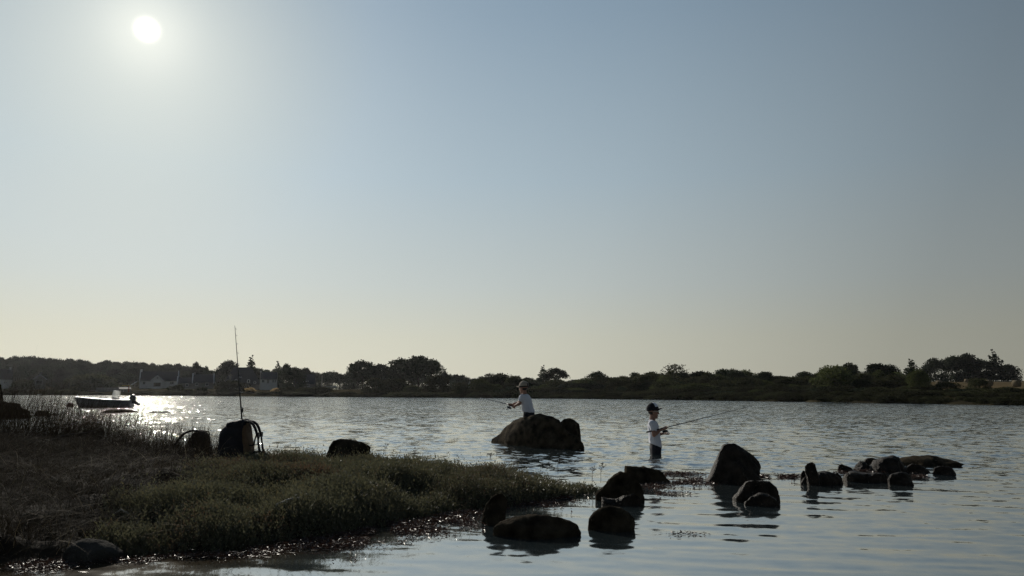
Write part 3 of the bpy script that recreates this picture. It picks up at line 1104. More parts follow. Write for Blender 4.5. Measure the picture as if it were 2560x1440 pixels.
# bushes along the waterline, each its own
B = [
    (942, 945, 66, 14, 'smooth round bush in front of the tall pine clump, left of a pair'),
    (988, 947, 74, 14, 'smooth round bush in front of the tall pine clump, right of a pair'),
    (1030, 964, 60, 6, 'low mounded bush below the tallest pine'),
    (1092, 939, 74, 16, 'tall rounded bush just right of the tall pine clump'),
    (1150, 956, 54, 5, 'clipped looking round bush between two larger shrubs'),
    (1200, 948, 76, 7, 'broad shrub below the white gable'),
    (1240, 934, 84, 22, 'high dark shrub mass left of the boy on the boulder'),
    (1285, 940, 60, 20, 'dark shrub reaching the cap of the boy on the boulder'),
    (800, 966, 70, 6, 'dark shrub at the waterline left of the small tan beach'),
    (765, 968, 50, 5, 'rounded shrub at the waterline left of the tall pine clump'),
    (720, 966, 44, 6, 'grey green shrub right of the pale pampas plumes'),
    (580, 952, 70, 12, 'dark broad bush in front of the big dark roof'),
    (560, 970, 40, 5, 'small clipped bush near the water below the big roof'),
    (505, 968, 36, 5, 'small bush on the lawn below the long slate house'),
    (470, 972, 34, 5, 'rounded low bush at the end of the tan lawn'),
    (440, 962, 40, 10, 'bush at the foot of the slate roofed house'),
    (230, 936, 130, 30, 'big dark bushy tree mass between the small gabled house and the slipway'),
    (170, 955, 70, 22, 'low bushes right of the small gabled house'),
    (2446, 945, 66, 14, 'bush poking up in front of the straw field between two bales'),
    (2368, 954, 60, 12, 'low wide bush at the left lower corner of the straw field'),
    (2512, 966, 70, 6, 'low bush below the rightmost straw bale'),
    (55, 950, 60, 30, 'hedge like bush between the two houses at the left edge'),
]
for px, top, w, s, lb in B:
    tree('bush', 'bush', px, top, w, s, lb, 'bush', 'bushes along the far shore')
skyl = np.array([(1220, 940), (1330, 948), (1420, 949), (1450, 946), (1480, 938), (1530, 942), (1600, 936), (1700, 932), (1760, 931), (1850, 928), (1880, 936), (1940, 935), (1975, 941), (2010, 934), (2050, 924), (2100, 920), (2230, 922), (2260, 930), (2320, 950), (2360, 954), (2560, 962), (2900, 960)], float)
for nm, lo_px, hi_px, s0, mode, phrase, grp in (
        ('scrub_bush', 1230, 2330, 32, 0.04, 'top row of the scrub', 'skyline bushes of the far bank'),
        ('scrub_bush', 1250, 2330, 24, 0.20, 'upper scrub row', 'upper scrub bushes of the far bank'),
        ('scrub_bush', 1240, 2420, 14, 0.42, 'middle scrub row', 'middle scrub bushes of the far bank'),
        ('scrub_bush', 1230, 2620, 6, 0.62, 'low scrub row', 'low scrub bushes of the far bank'),
        ('shore_bush', 1000, 2660, 2.6, 0.76, 'behind the water edge row', 'bushes behind the edge of the far water'),
        ('shore_bush', 820, 2660, 0.6, 0.86, 'at the far water edge', 'bushes at the edge of the far water'),
        ('shore_bush', 20, 820, 3, 0.80, 'in the gardens', 'garden bushes below the houses')):
    px = lo_px
    row_items = []
    ROWS.append((phrase, 'bush', row_items))
    while px < hi_px:
        sk = np.interp(px, skyl[:, 0], skyl[:, 1]) if px > 1220 else 940
        wl = np.interp(px, _sp, [p[1] for p in SHORE])
        top = sk + (wl - sk) * (mode + random.uniform(-0.14, 0.12))
        w = random.choice([random.uniform(26, 48), random.uniform(40, 70), random.uniform(70, 120)]) * (0.6 if mode > .8 else .85 if mode > .7 else 1)
        if px < 820:
            w *= .8
        if not (px > 2310 and mode < .5):
            kd = random.choice(['bush', 'bush', 'bush', 'round', 'light']) if mode < .7 else 'bush'
            o = tree(nm, 'bush' if kd == 'bush' else kd + '_bush', px, top, w * 1.15, s0 * random.uniform(.75, 1.35), 'bush of the far bank', 'bush', grp)
            row_items.append((px, o))
        px += w * random.uniform(.36, .62) * (2.0 if px < 820 else 1)
label_rows()

# pampas clumps
for px, top, w, s, lb in ((625, 969, 26, 7, 'pale golden pampas plumes glowing beside a clipped hedge'), (688, 970, 22, 7, 'smaller golden plume clump glowing below the white house')):
    cmn = crown_mesh('plumes', dome_lobes(int(px), 14), 700, 0.16, M_PAMPAS, int(px), up=1.2)
    p = far_pt(px, s)
    H = at_y(px, top, p[1])[2] - p[2]
    W = w / F * p[1]
    o = empty('pampas_grass', p)
    tag(o, lb, 'plant')
    link('plumes', cmn, o, (0, 0, H * 0.35), None, (W, W, H * .65))
    link('leaves', CR['bush'][1], o, None, None, (W * .9, W * .9, H * .5))

# hay bales on the field
for px, bot, dia_px, Y, rz, lb in ((2350, 953.5, 17, 125, 0.5, 'round straw bale at the left end of the field below the gappy pine'),
                                   (2419, 952, 11, 185, 0.1, 'small distant straw bale in front of the dark field trees'),
                                   (2474, 954.5, 19, 118, 0.2, 'round straw bale seen end on in the middle of the field'),
                                   (2543, 960.5, 21, 104, 0.35, 'round straw bale at the right end of the field'),
                                   (2266, 951.5, 10, 150, 0.3, 'tiny straw bale peeping over the hedge by the small cedar')):
    s = Y - float(shore_y(px))
    p = far_pt(px, s)
    rr_ = dia_px * .42 / F * p[1]
    o = empty('straw_bale', p, rz)
    tag(o, lb, 'straw bale', 'straw bales on the mown field')
    prof = []
    for yy, k in ((-.62, .0), (-.62, .9), (-.56, 1.0), (.56, 1.0), (.62, .9), (.62, .0)):
        prof.append([(math.cos(a) * rr_ * k * (1 + .02 * math.sin(5 * a)), yy * rr_ * 1.3, rr_ + math.sin(a) * rr_ * k) for a in np.linspace(0, 2 * math.pi, 25)])
    MB().grid(prof).build('straw_roll', M_BALE, o, True)
    tw = MB()
    for yy in (-.35, -.12, .12, .35):
        tw.ring((0, yy * rr_ * 1.3, rr_), (0, 1, 0), rr_ * 1.004, rr_ * .012, 24, 4)
    tw.build('twine', M_DRIFT, o)


# ------------------------------------------------------------------ houses on the far shore
def house(name, label, px0, px1, y_eave, y_ridge, y_base, s, depth=7.0, wall=M_WHITE, gable_front=False, windows=(), chimneys=(), cat='house', yaw=0.0, verge=False, door=None, hip=False, dormers=()):
    """px0..px1 facade, heights read at the facade's distance; windows: (px, y0, y1, w_px)"""
    pxc = (px0 + px1) / 2
    Y = float(shore_y(pxc)) + s
    gz = at_y(pxc, y_base, Y)[2]
    base = np.array([x_at(pxc, Y), Y, gz])
    u = Y / F
    W = (px1 - px0) * u
    z = lambda y: at_y(pxc, y, Y)[2] - gz
    ze, zr = z(y_eave), z(y_ridge)
    o = empty(name, base, yaw - math.atan2(base[0], base[1]))
    tag(o, label, cat)
    mb = MB()
    t = 0.3
    if gable_front:
        mb.add([(-W / 2, 0, -1.5), (W / 2, 0, -1.5), (W / 2, 0, ze), (0, 0, zr), (-W / 2, 0, ze), (-W / 2, depth, -1.5), (W / 2, depth, -1.5), (W / 2, depth, ze), (0, depth, zr), (-W / 2, depth, ze)],
               [[0, 1, 2, 3, 4], [9, 8, 7, 6, 5], [0, 5, 6, 1], [1, 6, 7, 2], [5, 0, 4, 9]])
        mb.build('wall', wall, o)
        rf = MB()
        for sg in (-1, 1):
            e = Vector((sg * (W / 2 + .35), 0, ze - .35 * (zr - ze) / (W / 2)))
            r_ = Vector((0, 0, zr))
            pts = [e, r_]
            rf.add([(e.x, -.25, e.z + .02), (r_.x, -.25, r_.z + .02), (r_.x, depth + .25, r_.z + .02), (e.x, depth + .25, e.z + .02), (e.x, -.25, e.z + .28), (r_.x, -.25, r_.z + .28), (r_.x, depth + .25, r_.z + .28), (e.x, depth + .25, e.z + .28)],
                   [[0, 1, 2, 3], [7, 6, 5, 4], [0, 4, 5, 1], [2, 6, 7, 3], [0, 3, 7, 4], [1, 5, 6, 2]])
        roof = rf.build('roof', M_SLATE, o)
        if verge:
            vb = MB()
            for sg in (-1, 1):
                vb.tube([(sg * (W / 2 + .36), -.33, ze - .3 * (zr - ze) / (W / 2)), (0, -.33, zr + .12)], .16, 4)
            vb.build('verge', M_WHITE, o)
    else:
        mb.add([(-W / 2, 0, -1.5), (W / 2, 0, -1.5), (W / 2, 0, ze), (-W / 2, 0, ze), (-W / 2, depth, -1.5), (W / 2, depth, -1.5), (W / 2, depth, ze), (-W / 2, depth, ze), (-W / 2, depth / 2, zr), (W / 2, depth / 2, zr)] if not hip else
               [(-W / 2, 0, -1.5), (W / 2, 0, -1.5), (W / 2, 0, ze), (-W / 2, 0, ze), (-W / 2, depth, -1.5), (W / 2, depth, -1.5), (W / 2, depth, ze), (-W / 2, depth, ze), (-W / 2, depth / 2, ze), (W / 2, depth / 2, ze)],
               [[0, 1, 2, 3], [5, 4, 7, 6], [1, 5, 6, 9, 2], [4, 0, 3, 8, 7]])
        mb.build('wall', wall, o)
        rf = MB()
        xe = W / 2 - (W * .26 if hip else 0.12)
        ov = .35 if hip else -0.05
        rf.add([(-W / 2 - ov, -.35, ze - .1), (W / 2 + ov, -.35, ze - .1), (xe, depth / 2, zr + .02), (-xe, depth / 2, zr + .02), (-W / 2 - ov, depth + .35, ze - .1), (W / 2 + ov, depth + .35, ze - .1)],
               [[0, 1, 2, 3], [5, 4, 3, 2], [1, 5, 2], [4, 0, 3], [0, 4, 5, 1]])
        roof = rf.build('roof', M_SLATE, o)
        if verge:
            for sg in (-1, 1):
                vb = MB()
                x = sg * (W / 2)
                vb.add([(x - .14, -.4, ze - .3), (x + .14, -.4, ze - .3), (x + .14, depth / 2, zr + .35), (x - .14, depth / 2, zr + .35), (x + .14, depth + .4, ze - .3), (x - .14, depth + .4, ze - .3), (x - .14, depth / 2, ze - .4), (x + .14, depth / 2, ze - .4)],
                       [[0, 1, 2, 3], [3, 2, 4, 5], [1, 7, 4, 2], [0, 3, 5, 6], [0, 6, 7, 1], [6, 5, 4, 7]])
                vb.build('gable_coping', M_WHITE, o)
    lx = lambda px: (px - pxc) * u
    for wv in windows:
        px, ya, yb, wp = wv[:4]
        x, z0, z1, hw = lx(px), z(yb), z(ya), wp * u / 2
        yy = 0.0
        if len(wv) > 4:
            yy = wv[4]
        fr = MB()
        for lo_, hi_ in (((x - hw - .1, yy - .07, z1), (x + hw + .1, yy - .005, z1 + .1)), ((x - hw - .12, yy - .12, z0 - .12), (x + hw + .12, yy - .005, z0)), ((x - hw - .1, yy - .06, z0), (x - hw, yy - .005, z1)), ((x + hw, yy - .06, z0), (x + hw + .1, yy - .005, z1)), ((x - .03, yy - .05, z0), (x + .03, yy - .005, z1))):
            fr.box(lo_, hi_)
        w_ = fr.build('window', M_WHITE, o)
        MB().box((x - hw, yy - .03, z0), (x + hw, yy - .004, z1)).build('pane', M_WINDOW, w_)
    for px, ya, wp, yb in chimneys:
        x, hw = lx(px), wp * u / 2
        MB().box((x - hw, depth / 2 - .35, z(yb)), (x + hw, depth / 2 + .35, z(ya))).box((x - hw - .08, depth / 2 - .43, z(ya)), (x + hw + .08, depth / 2 + .43, z(ya) + .15)).build('chimney', wall if wall is M_WHITE else M_GREYWALL, roof)
    for px, ya, yb, wp in dormers:
        x, z0, z1, hw = lx(px), z(yb), z(ya), wp * u / 2
        # little round-headed dormer standing out of the roof slope
        yr = (z0 - ze) / max(zr - ze, .1) * depth / 2
        arch = [(-hw, z0)] + [(-hw * math.cos(a), z1 - hw + hw * math.sin(a)) for a in np.linspace(0, math.pi, 9)] + [(hw, z0)]
        d = MB()
        n = len(arch)
        d.add([(x + a, yr - .7, b) for a, b in arch] + [(x + a, yr + 1.6, b) for a, b in arch], [list(range(n))] + [[i, i + n, i + n + 1, i + 1] for i in range(n - 1)])
        dd = d.build('dormer', M_WHITE, o)
        p_ = MB()
        p_.add([(x + a * .62, yr - .72, z0 + (b - z0) * .8 + .1) for a, b in arch], [list(range(n))])
        p_.build('pane', M_WINDOW, dd)
    if door:
        px, ya, wp, mt = door
        x, hw = lx(px), wp * u / 2
        MB().box((x - hw, -.06, z(y_base)), (x + hw, -.004, z(ya))).build('garage_door', mt, o)
    return o


house('slate_house', 'white walled slate roofed house cut by the left edge of the photo', -60, 20, 948.5, 921, 976, 55, 8, windows=[(6, 953, 958.5, 6), (-25, 953, 958.5, 6)], chimneys=[(14, 917.5, 4, 926)])
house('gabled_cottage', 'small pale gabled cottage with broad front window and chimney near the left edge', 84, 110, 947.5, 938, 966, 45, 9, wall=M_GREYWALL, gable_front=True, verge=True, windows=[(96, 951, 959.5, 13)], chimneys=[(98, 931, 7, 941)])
house('long_slate_house', 'long slate roofed house with a white front gable behind the moored boat', 353, 440, 952, 928, 972, 62, 8, wall=M_WHITE, verge=True, windows=[(363, 955, 961, 5), (425, 954, 960, 8)], chimneys=[(355, 924, 4, 930)])
house('garage_wing', 'white gabled wing with a wide garage door in front of the long slate house', 379, 403, 951, 939.5, 966, 57, 5, gable_front=True, verge=True, windows=[(391.5, 943.5, 946.5, 3)], door=(391.5, 956.5, 16, M_WOOD))
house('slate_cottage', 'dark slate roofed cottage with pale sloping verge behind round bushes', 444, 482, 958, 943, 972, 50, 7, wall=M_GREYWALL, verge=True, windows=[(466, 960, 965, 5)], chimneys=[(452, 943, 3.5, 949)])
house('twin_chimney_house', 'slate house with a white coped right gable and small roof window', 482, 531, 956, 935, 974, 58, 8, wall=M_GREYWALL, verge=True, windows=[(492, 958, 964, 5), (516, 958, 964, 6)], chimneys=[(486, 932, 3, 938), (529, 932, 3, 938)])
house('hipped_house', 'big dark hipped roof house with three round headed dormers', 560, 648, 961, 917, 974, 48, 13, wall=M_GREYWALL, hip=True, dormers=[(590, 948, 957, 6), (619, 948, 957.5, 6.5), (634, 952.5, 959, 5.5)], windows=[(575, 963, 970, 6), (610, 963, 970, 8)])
house('white_house', 'plain white house front with dark windows under a slate roof, right of the thin rod', 650, 691, 947.5, 930, 962, 40, 8, verge=False, windows=[(657.5, 950, 956, 5.5), (681, 950, 956, 2.6), (686, 950, 956, 2.2), (669, 949.5, 958, 5)], chimneys=[(650.5, 928, 2.4, 938)])
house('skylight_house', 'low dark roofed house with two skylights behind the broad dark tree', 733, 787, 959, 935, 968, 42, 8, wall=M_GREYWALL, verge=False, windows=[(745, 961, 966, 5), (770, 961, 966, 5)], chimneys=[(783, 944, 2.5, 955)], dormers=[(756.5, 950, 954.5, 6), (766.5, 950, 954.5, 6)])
house('hidden_house', 'white gable and chimney showing between bushes left of the boy on the boulder', 1169, 1179, 962, 951, 972, 52, 6, gable_front=True, chimneys=[(1174, 945.5, 2, 953)])
house('boat_shed', 'low grey shed beside the slipway behind the outboard engine', 298, 326, 972, 968, 986, 12, 5, wall=M_GREYWALL, cat='shed', windows=[(306, 974, 979, 5)])
# garden wall, beach boats, poles
p = at_y(272, 970, float(shore_y(272)) + 16)
MB().box((-4.2, 0, -2.2), (4.2, .35, 0)).box((-4.3, -.06, 0), (4.3, .41, .12)).build('garden_wall', M_GREYWALL, loc=p)
tag(bpy.data.objects['garden_wall'], 'long low pale garden wall behind the bow of the moored boat', 'wall')
p = at_y(322, 972, float(shore_y(322)) + 10)
cr = empty('slipway_gantry', p)
tag(cr, 'small slipway gantry with a yellow beam and a raised white boom by the grey shed', 'gantry')
MB().box((-.12, -.12, -1.6), (.12, .12, .9)).build('post', M_RED, cr)
MB().box((-2.2, -.1, .9), (.9, .1, 1.1)).build('beam', M_YELLOW, cr)
MB().tube([(.2, 0, .75), (2.3, 0, 2.2)], .14, 6).build('boom', M_BOATWHITE, cr)
for px, yt, yb, s, lb in ((804.5, 938, 962, 25, 'slim pale utility pole behind the upturned dinghy on the beach'), (649.5, 929, 964, 30, 'tall pale pole against the left corner of the white house'), (575, 934, 956, 30, 'thin pale pole beside the umbrella pine')):
    Y = float(shore_y(px)) + s
    a, b = at_y(px, yb, Y), at_y(px, yt, Y)
    o = empty('utility_pole', a)
    tag(o, lb, 'pole', 'poles among the houses')
    hgt = b[2] - a[2]
    MB().tube([(0, 0, -.8), (0, 0, hgt)], [.13, .09], 8).build('shaft', M_DRIFT, o)
    MB().box((-.6, -.05, hgt - .5), (.6, .05, hgt - .38)).build('crossarm', M_WOOD, o)


def small_hull(L, B_, H, m_out, name, parent):
    P = []
    for t in np.linspace(0, 1, 11):
        b = B_ / 2 * (1 - max(0, (t - .45) / .55) ** 2.2) * (0.82 + .18 * min(t / .3, 1))
        sh = H * (1 + .25 * t * t)
        P.append([(L * (t - .5), -b, sh), (L * (t - .5), -b * .85, H * .35), (L * (t - .5), 0, .0 + .15 * H * t ** 3), (L * (t - .5), b * .85, H * .35), (L * (t - .5), b, sh)])
    mb = MB().grid(P)
    mb.f.append([0, 1, 2, 3, 4])
    return mb.build(name, m_out, parent, True)


for px, y, L, rz, lb, up in ((815, 966.5, 4.8, 0.1, 'white dinghy lying on the small tan beach', 1), (811, 971, 2.4, -.3, 'short white rowing boat in front of the longer dinghy', 1), (105, 985.5, 2.6, .2, 'tiny pale boat drawn up at the far waterline near the left edge', 1)):
    Y = float(shore_y(px)) + (14 if y < 970 else 8 if y < 980 else 2)
    p = at_y(px, y, Y)
    o = empty('beached_boat', p - np.array([0, 0, .45]), rz)
    tag(o, lb, 'boat', 'boats drawn up on the far beach')
    small_hull(L, L * .36, .5, M_BOATWHITE, 'hull', o)
    MB().box((-.2, -L * .15, .38), (.05, L * .15, .42)).build('thwart', M_WOOD, o)
# far boulders under the field
for px, y, w, hh, s, lb in ((2434, 1009, 30, 11, 1.0, 'pale boulder at the foot of the bank below the field'), (2470, 1009, 36, 10, 2.0, 'lower boulder right of the pale one at the far waterline')):
    p = far_pt(px, s)
    k = p[1] / F
    mb = inflate([(-w * k / 2, -.5), (-w * k * .42, hh * k * .55), (-w * k * .1, hh * k), (w * k * .25, hh * k * .8), (w * k / 2, -.5)], w * k * .4, .6, 12, 28, .05, 3, px)
    tag(mb.build('shore_boulder', M_ROCK, None, True, loc=(p[0], p[1], 0.05)), lb, 'boulder')

# ------------------------------------------------------------------ rocks in the cove
def rock(name, label, pts, depth=None, z0=0.0, Y=None, p=0.62, amp=0.035, facet=9, m=None, seed=None, cat='rock', group='rocks in the cove', sink=0.14, nt=72, dY=0.0):
    """outline pixels left to right; the lowest row is its waterline"""
    base = max(q[1] for q in pts)
    cxp = (pts[0][0] + pts[-1][0]) / 2
    D0 = at(cxp, base, z0)
    if Y is None:
        k0 = D0[1] / F
        hw = (max(q[0] for q in pts) - min(q[0] for q in pts)) * k0 / 2
        depth = depth or hw * 0.75
        Y = D0[1] + depth * 0.72
    x0_, x1_ = min(q[0] for q in pts), max(q[0] for q in pts)
    W = [at_y(a, b, Y + dY * (a - (x0_ + x1_) / 2) / (x1_ - x0_)) for a, b in pts]
    c = at_y(cxp, base, Y)
    depth = depth or (max(w[0] for w in W) - min(w[0] for w in W)) * .38
    ol = [(w[0] - c[0], w[2] - z0) for w in W]
    zmin = min(q[1] for q in ol)
    ol = [(ol[0][0] * 1.02, zmin - sink)] + ol + [(ol[-1][0] * 1.02, zmin - sink)]
    sd = seed if seed is not None else cxp * .137
    wid = max(w[0] for w in W) - min(w[0] for w in W)
    me = inflate(ol, depth, p, 30, nt, amp, 3.2, sd, facet, dY / wid if dY else None).mesh(name, m or M_ROCK, True)
    me.set_sharp_from_angle(angle=R(32))
    return tag(link(name, me, None, (c[0], Y, z0)), label, cat, group)


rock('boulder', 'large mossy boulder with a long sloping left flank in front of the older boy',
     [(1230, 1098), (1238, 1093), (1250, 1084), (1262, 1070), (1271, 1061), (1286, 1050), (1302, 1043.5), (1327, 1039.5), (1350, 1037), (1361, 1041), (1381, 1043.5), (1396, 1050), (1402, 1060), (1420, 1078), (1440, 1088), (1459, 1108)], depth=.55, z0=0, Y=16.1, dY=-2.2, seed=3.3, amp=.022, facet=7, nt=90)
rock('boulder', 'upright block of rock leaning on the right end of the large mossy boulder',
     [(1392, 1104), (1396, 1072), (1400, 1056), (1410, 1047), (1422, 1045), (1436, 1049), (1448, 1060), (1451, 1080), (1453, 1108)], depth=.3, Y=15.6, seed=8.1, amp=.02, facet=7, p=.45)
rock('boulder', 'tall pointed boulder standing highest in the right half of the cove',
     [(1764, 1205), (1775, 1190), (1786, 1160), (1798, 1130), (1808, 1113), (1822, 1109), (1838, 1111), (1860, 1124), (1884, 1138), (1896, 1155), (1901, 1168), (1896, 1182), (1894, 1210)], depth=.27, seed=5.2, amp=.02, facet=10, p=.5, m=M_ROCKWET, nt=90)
rock('rock', 'rounded rock touching the right foot of the tall pointed boulder',
     [(1833, 1246), (1850, 1222), (1864, 1206), (1880, 1201), (1905, 1201), (1925, 1205), (1938, 1218), (1946, 1240), (1947, 1258)], seed=6.1, m=M_ROCKWET, p=.55)
rock('rock', 'low wedge of rock in front of the rock at the foot of the tall boulder',
     [(1862, 1254), (1880, 1240), (1900, 1232), (1920, 1236), (1940, 1246), (1948, 1266)], depth=.12, seed=2.6, m=M_ROCKWET)
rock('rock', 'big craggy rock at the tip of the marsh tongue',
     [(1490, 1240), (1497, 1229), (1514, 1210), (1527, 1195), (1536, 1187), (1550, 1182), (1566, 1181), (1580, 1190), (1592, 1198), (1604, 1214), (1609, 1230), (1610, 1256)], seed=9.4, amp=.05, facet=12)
rock('rock', 'sloping slab in front of the craggy rock at the marsh tip, edge gleaming',
     [(1504, 1242), (1522, 1246), (1545, 1246), (1560, 1238), (1580, 1234), (1598, 1242), (1607, 1264)], depth=.10, seed=4.4, m=M_ROCKWET)
rock('rock', 'long low dark rock behind the craggy rock, below the boy in the water',
     [(1560, 1190), (1564, 1166), (1575, 1163), (1605, 1166), (1625, 1172), (1645, 1176), (1655, 1182), (1662, 1192), (1672, 1200), (1676, 1208)], seed=7.7, amp=.04)
rock('rock', 'flat egg shaped rock lying lowest in the calm water',
     [(1231, 1318), (1250, 1308), (1280, 1296), (1320, 1289), (1360, 1286), (1395, 1289), (1425, 1299), (1444, 1313), (1450, 1330), (1446, 1346)], depth=.2, seed=1.9, amp=.03, p=.7)
rock('rock', 'dark round rock right of the flat egg shaped rock',
     [(1470, 1318), (1472, 1300), (1484, 1281), (1505, 1268), (1530, 1265), (1552, 1268), (1572, 1280), (1585, 1298), (1587, 1314), (1584, 1329)], depth=.16, seed=12.3, amp=.025, p=.5)
rock('rock', 'small dark rock at the edge of the marsh plants above the flat rock',
     [(1206, 1286), (1214, 1262), (1228, 1246), (1242, 1234), (1256, 1234), (1266, 1245), (1269, 1265), (1264, 1288)], Y=6.66, depth=.1, seed=14.6, amp=.04)
rock('rock', 'knobbed rock at the left end of the rock row, with an upright stub',
     [(2003, 1208), (2010, 1194), (2030, 1182), (2045, 1178), (2068, 1177), (2084, 1184), (2098, 1194), (2106, 1212)], seed=3.9, m=M_ROCKWET, depth=.17)
rock('stone', 'upright stub of stone on the knobbed rock',
     [(2018, 1194), (2013, 1180), (2012, 1166), (2019, 1158), (2031, 1155), (2038, 1160), (2040, 1172), (2045, 1184), (2048, 1194)], depth=.05, Y=9.36, z0=0.05, seed=4.9, m=M_ROCKWET, p=.45, amp=.02)
rock('stone', 'small stone at the left foot of the knobbed rock',
     [(2001, 1206), (2002, 1184), (2008, 1176), (2016, 1180), (2024, 1192), (2028, 1208)], depth=.06, seed=5.9, m=M_ROCKWET)
rock('stone', 'small stone at the right foot of the knobbed rock',
     [(2080, 1206), (2084, 1188), (2092, 1180), (2102, 1190), (2108, 1210)], depth=.07, seed=6.9, m=M_ROCKWET)
rock('rock', 'long flat weedy rock in the front of the rock row',
     [(2110, 1196), (2116, 1184), (2135, 1180), (2170, 1182), (2200, 1182), (2216, 1188), (2222, 1207)], depth=.2, seed=7.2, m=M_ROCKWET, p=.5)
rock('rock', 'square ended rock right of the long flat weedy rock',
     [(2220, 1198), (2226, 1186), (2245, 1181), (2265, 1182), (2276, 1186), (2281, 1213)], depth=.14, seed=8.2, m=M_ROCKWET, p=.45)
rock('stone', 'small rounded stone at the back left of the rock row',
     [(2094, 1176), (2097, 1164), (2104, 1160), (2116, 1164), (2128, 1170), (2134, 1180)], seed=9.2, m=M_ROCKWET)
rock('rock', 'dark humped rock leaning on the triangular rock of the rock row',
     [(2132, 1178), (2140, 1163), (2150, 1153), (2160, 1154), (2172, 1164), (2182, 1178)], seed=10.2, m=M_ROCKWET, depth=.14)
rock('rock', 'triangular rock forming the peak of the rock row',
     [(2166, 1180), (2180, 1165), (2200, 1146), (2212, 1140), (2236, 1138), (2246, 1144), (2256, 1160), (2264, 1182)], seed=11.2, m=M_ROCKWET, depth=.25)
rock('stone', 'stone showing behind the left shoulder of the triangular rock',
     [(2158, 1164), (2163, 1149), (2172, 1145), (2190, 1147), (2205, 1150), (2214, 1164)], seed=12.2, m=M_ROCKWET, Y=11.4, depth=.15)
rock('rock', 'rounded rock right of the triangular rock',
     [(2262, 1182), (2266, 1168), (2280, 1160), (2300, 1162), (2314, 1168), (2322, 1178), (2328, 1186)], seed=13.2, m=M_ROCKWET)
rock('rock', 'lone low rock at the right end of the rock row',
     [(2332, 1184), (2336, 1172), (2346, 1166), (2362, 1165), (2378, 1169), (2385, 1178), (2385, 1189)], seed=14.2, m=M_ROCKWET, p=.5)
rock('rock', 'long whale backed slab at the back of the rock row tapering to the right',
     [(2246, 1158), (2262, 1146), (2290, 1139), (2306, 1141), (2320, 1138), (2345, 1142), (2370, 1148), (2395, 1156), (2418, 1162)], seed=15.2, Y=11.9, depth=.4, p=.8, amp=.02)
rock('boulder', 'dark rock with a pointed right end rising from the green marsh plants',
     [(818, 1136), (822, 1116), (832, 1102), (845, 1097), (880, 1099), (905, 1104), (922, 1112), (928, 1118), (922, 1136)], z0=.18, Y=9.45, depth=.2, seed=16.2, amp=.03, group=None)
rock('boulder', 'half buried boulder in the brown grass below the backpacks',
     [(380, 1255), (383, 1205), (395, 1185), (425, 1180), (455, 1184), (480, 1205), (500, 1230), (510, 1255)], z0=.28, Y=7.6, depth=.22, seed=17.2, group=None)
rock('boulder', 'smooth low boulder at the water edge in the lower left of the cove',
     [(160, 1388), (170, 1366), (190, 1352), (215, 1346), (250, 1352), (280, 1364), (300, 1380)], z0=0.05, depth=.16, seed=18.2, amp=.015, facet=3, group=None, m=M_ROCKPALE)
rock('rock', 'flat dark rock just breaking the glitter in front of the moored boat',
     [(252, 1032), (262, 1027), (272, 1023.5), (300, 1023), (318, 1023.5), (332, 1028), (347, 1032)], seed=19.2, depth=1.0, p=.8, amp=.02, group='rocks in the open water')
rock('rock', 'thin sliver of rock awash right of the flat dark rock in the glitter',
     [(370, 1031.5), (382, 1028.5), (400, 1029.5), (415, 1028), (430, 1031.5)], seed=20.2, depth=.5, p=.8, amp=.02, group='rocks in the open water')
rock('rock', 'dark rock outcrop at the left edge behind the tall reeds',
     [(-60, 1046), (-40, 1004), (-8, 1000), (6, 1004), (12, 1014), (28, 1007), (40, 1010), (55, 1020), (72, 1026), (77, 1045)], seed=21.2, amp=.03, Y=33, depth=.8, group='rocks in the open water')
rock('stone', 'upright post like stone at the very left edge by the outcrop',
     [(-10, 1010), (-9, 962), (-3, 957), (3, 962), (6, 985), (8, 1010)], seed=22.2, amp=.02, Y=33.5, depth=.12, group='rocks in the open water')
rock('rock', 'squarish small rock right of the outcrop at the left edge',
     [(87, 1040), (90, 1030), (95, 1026), (116, 1026), (121, 1031), (121, 1039)], seed=23.2, amp=.02, group='rocks in the open water', p=.45)


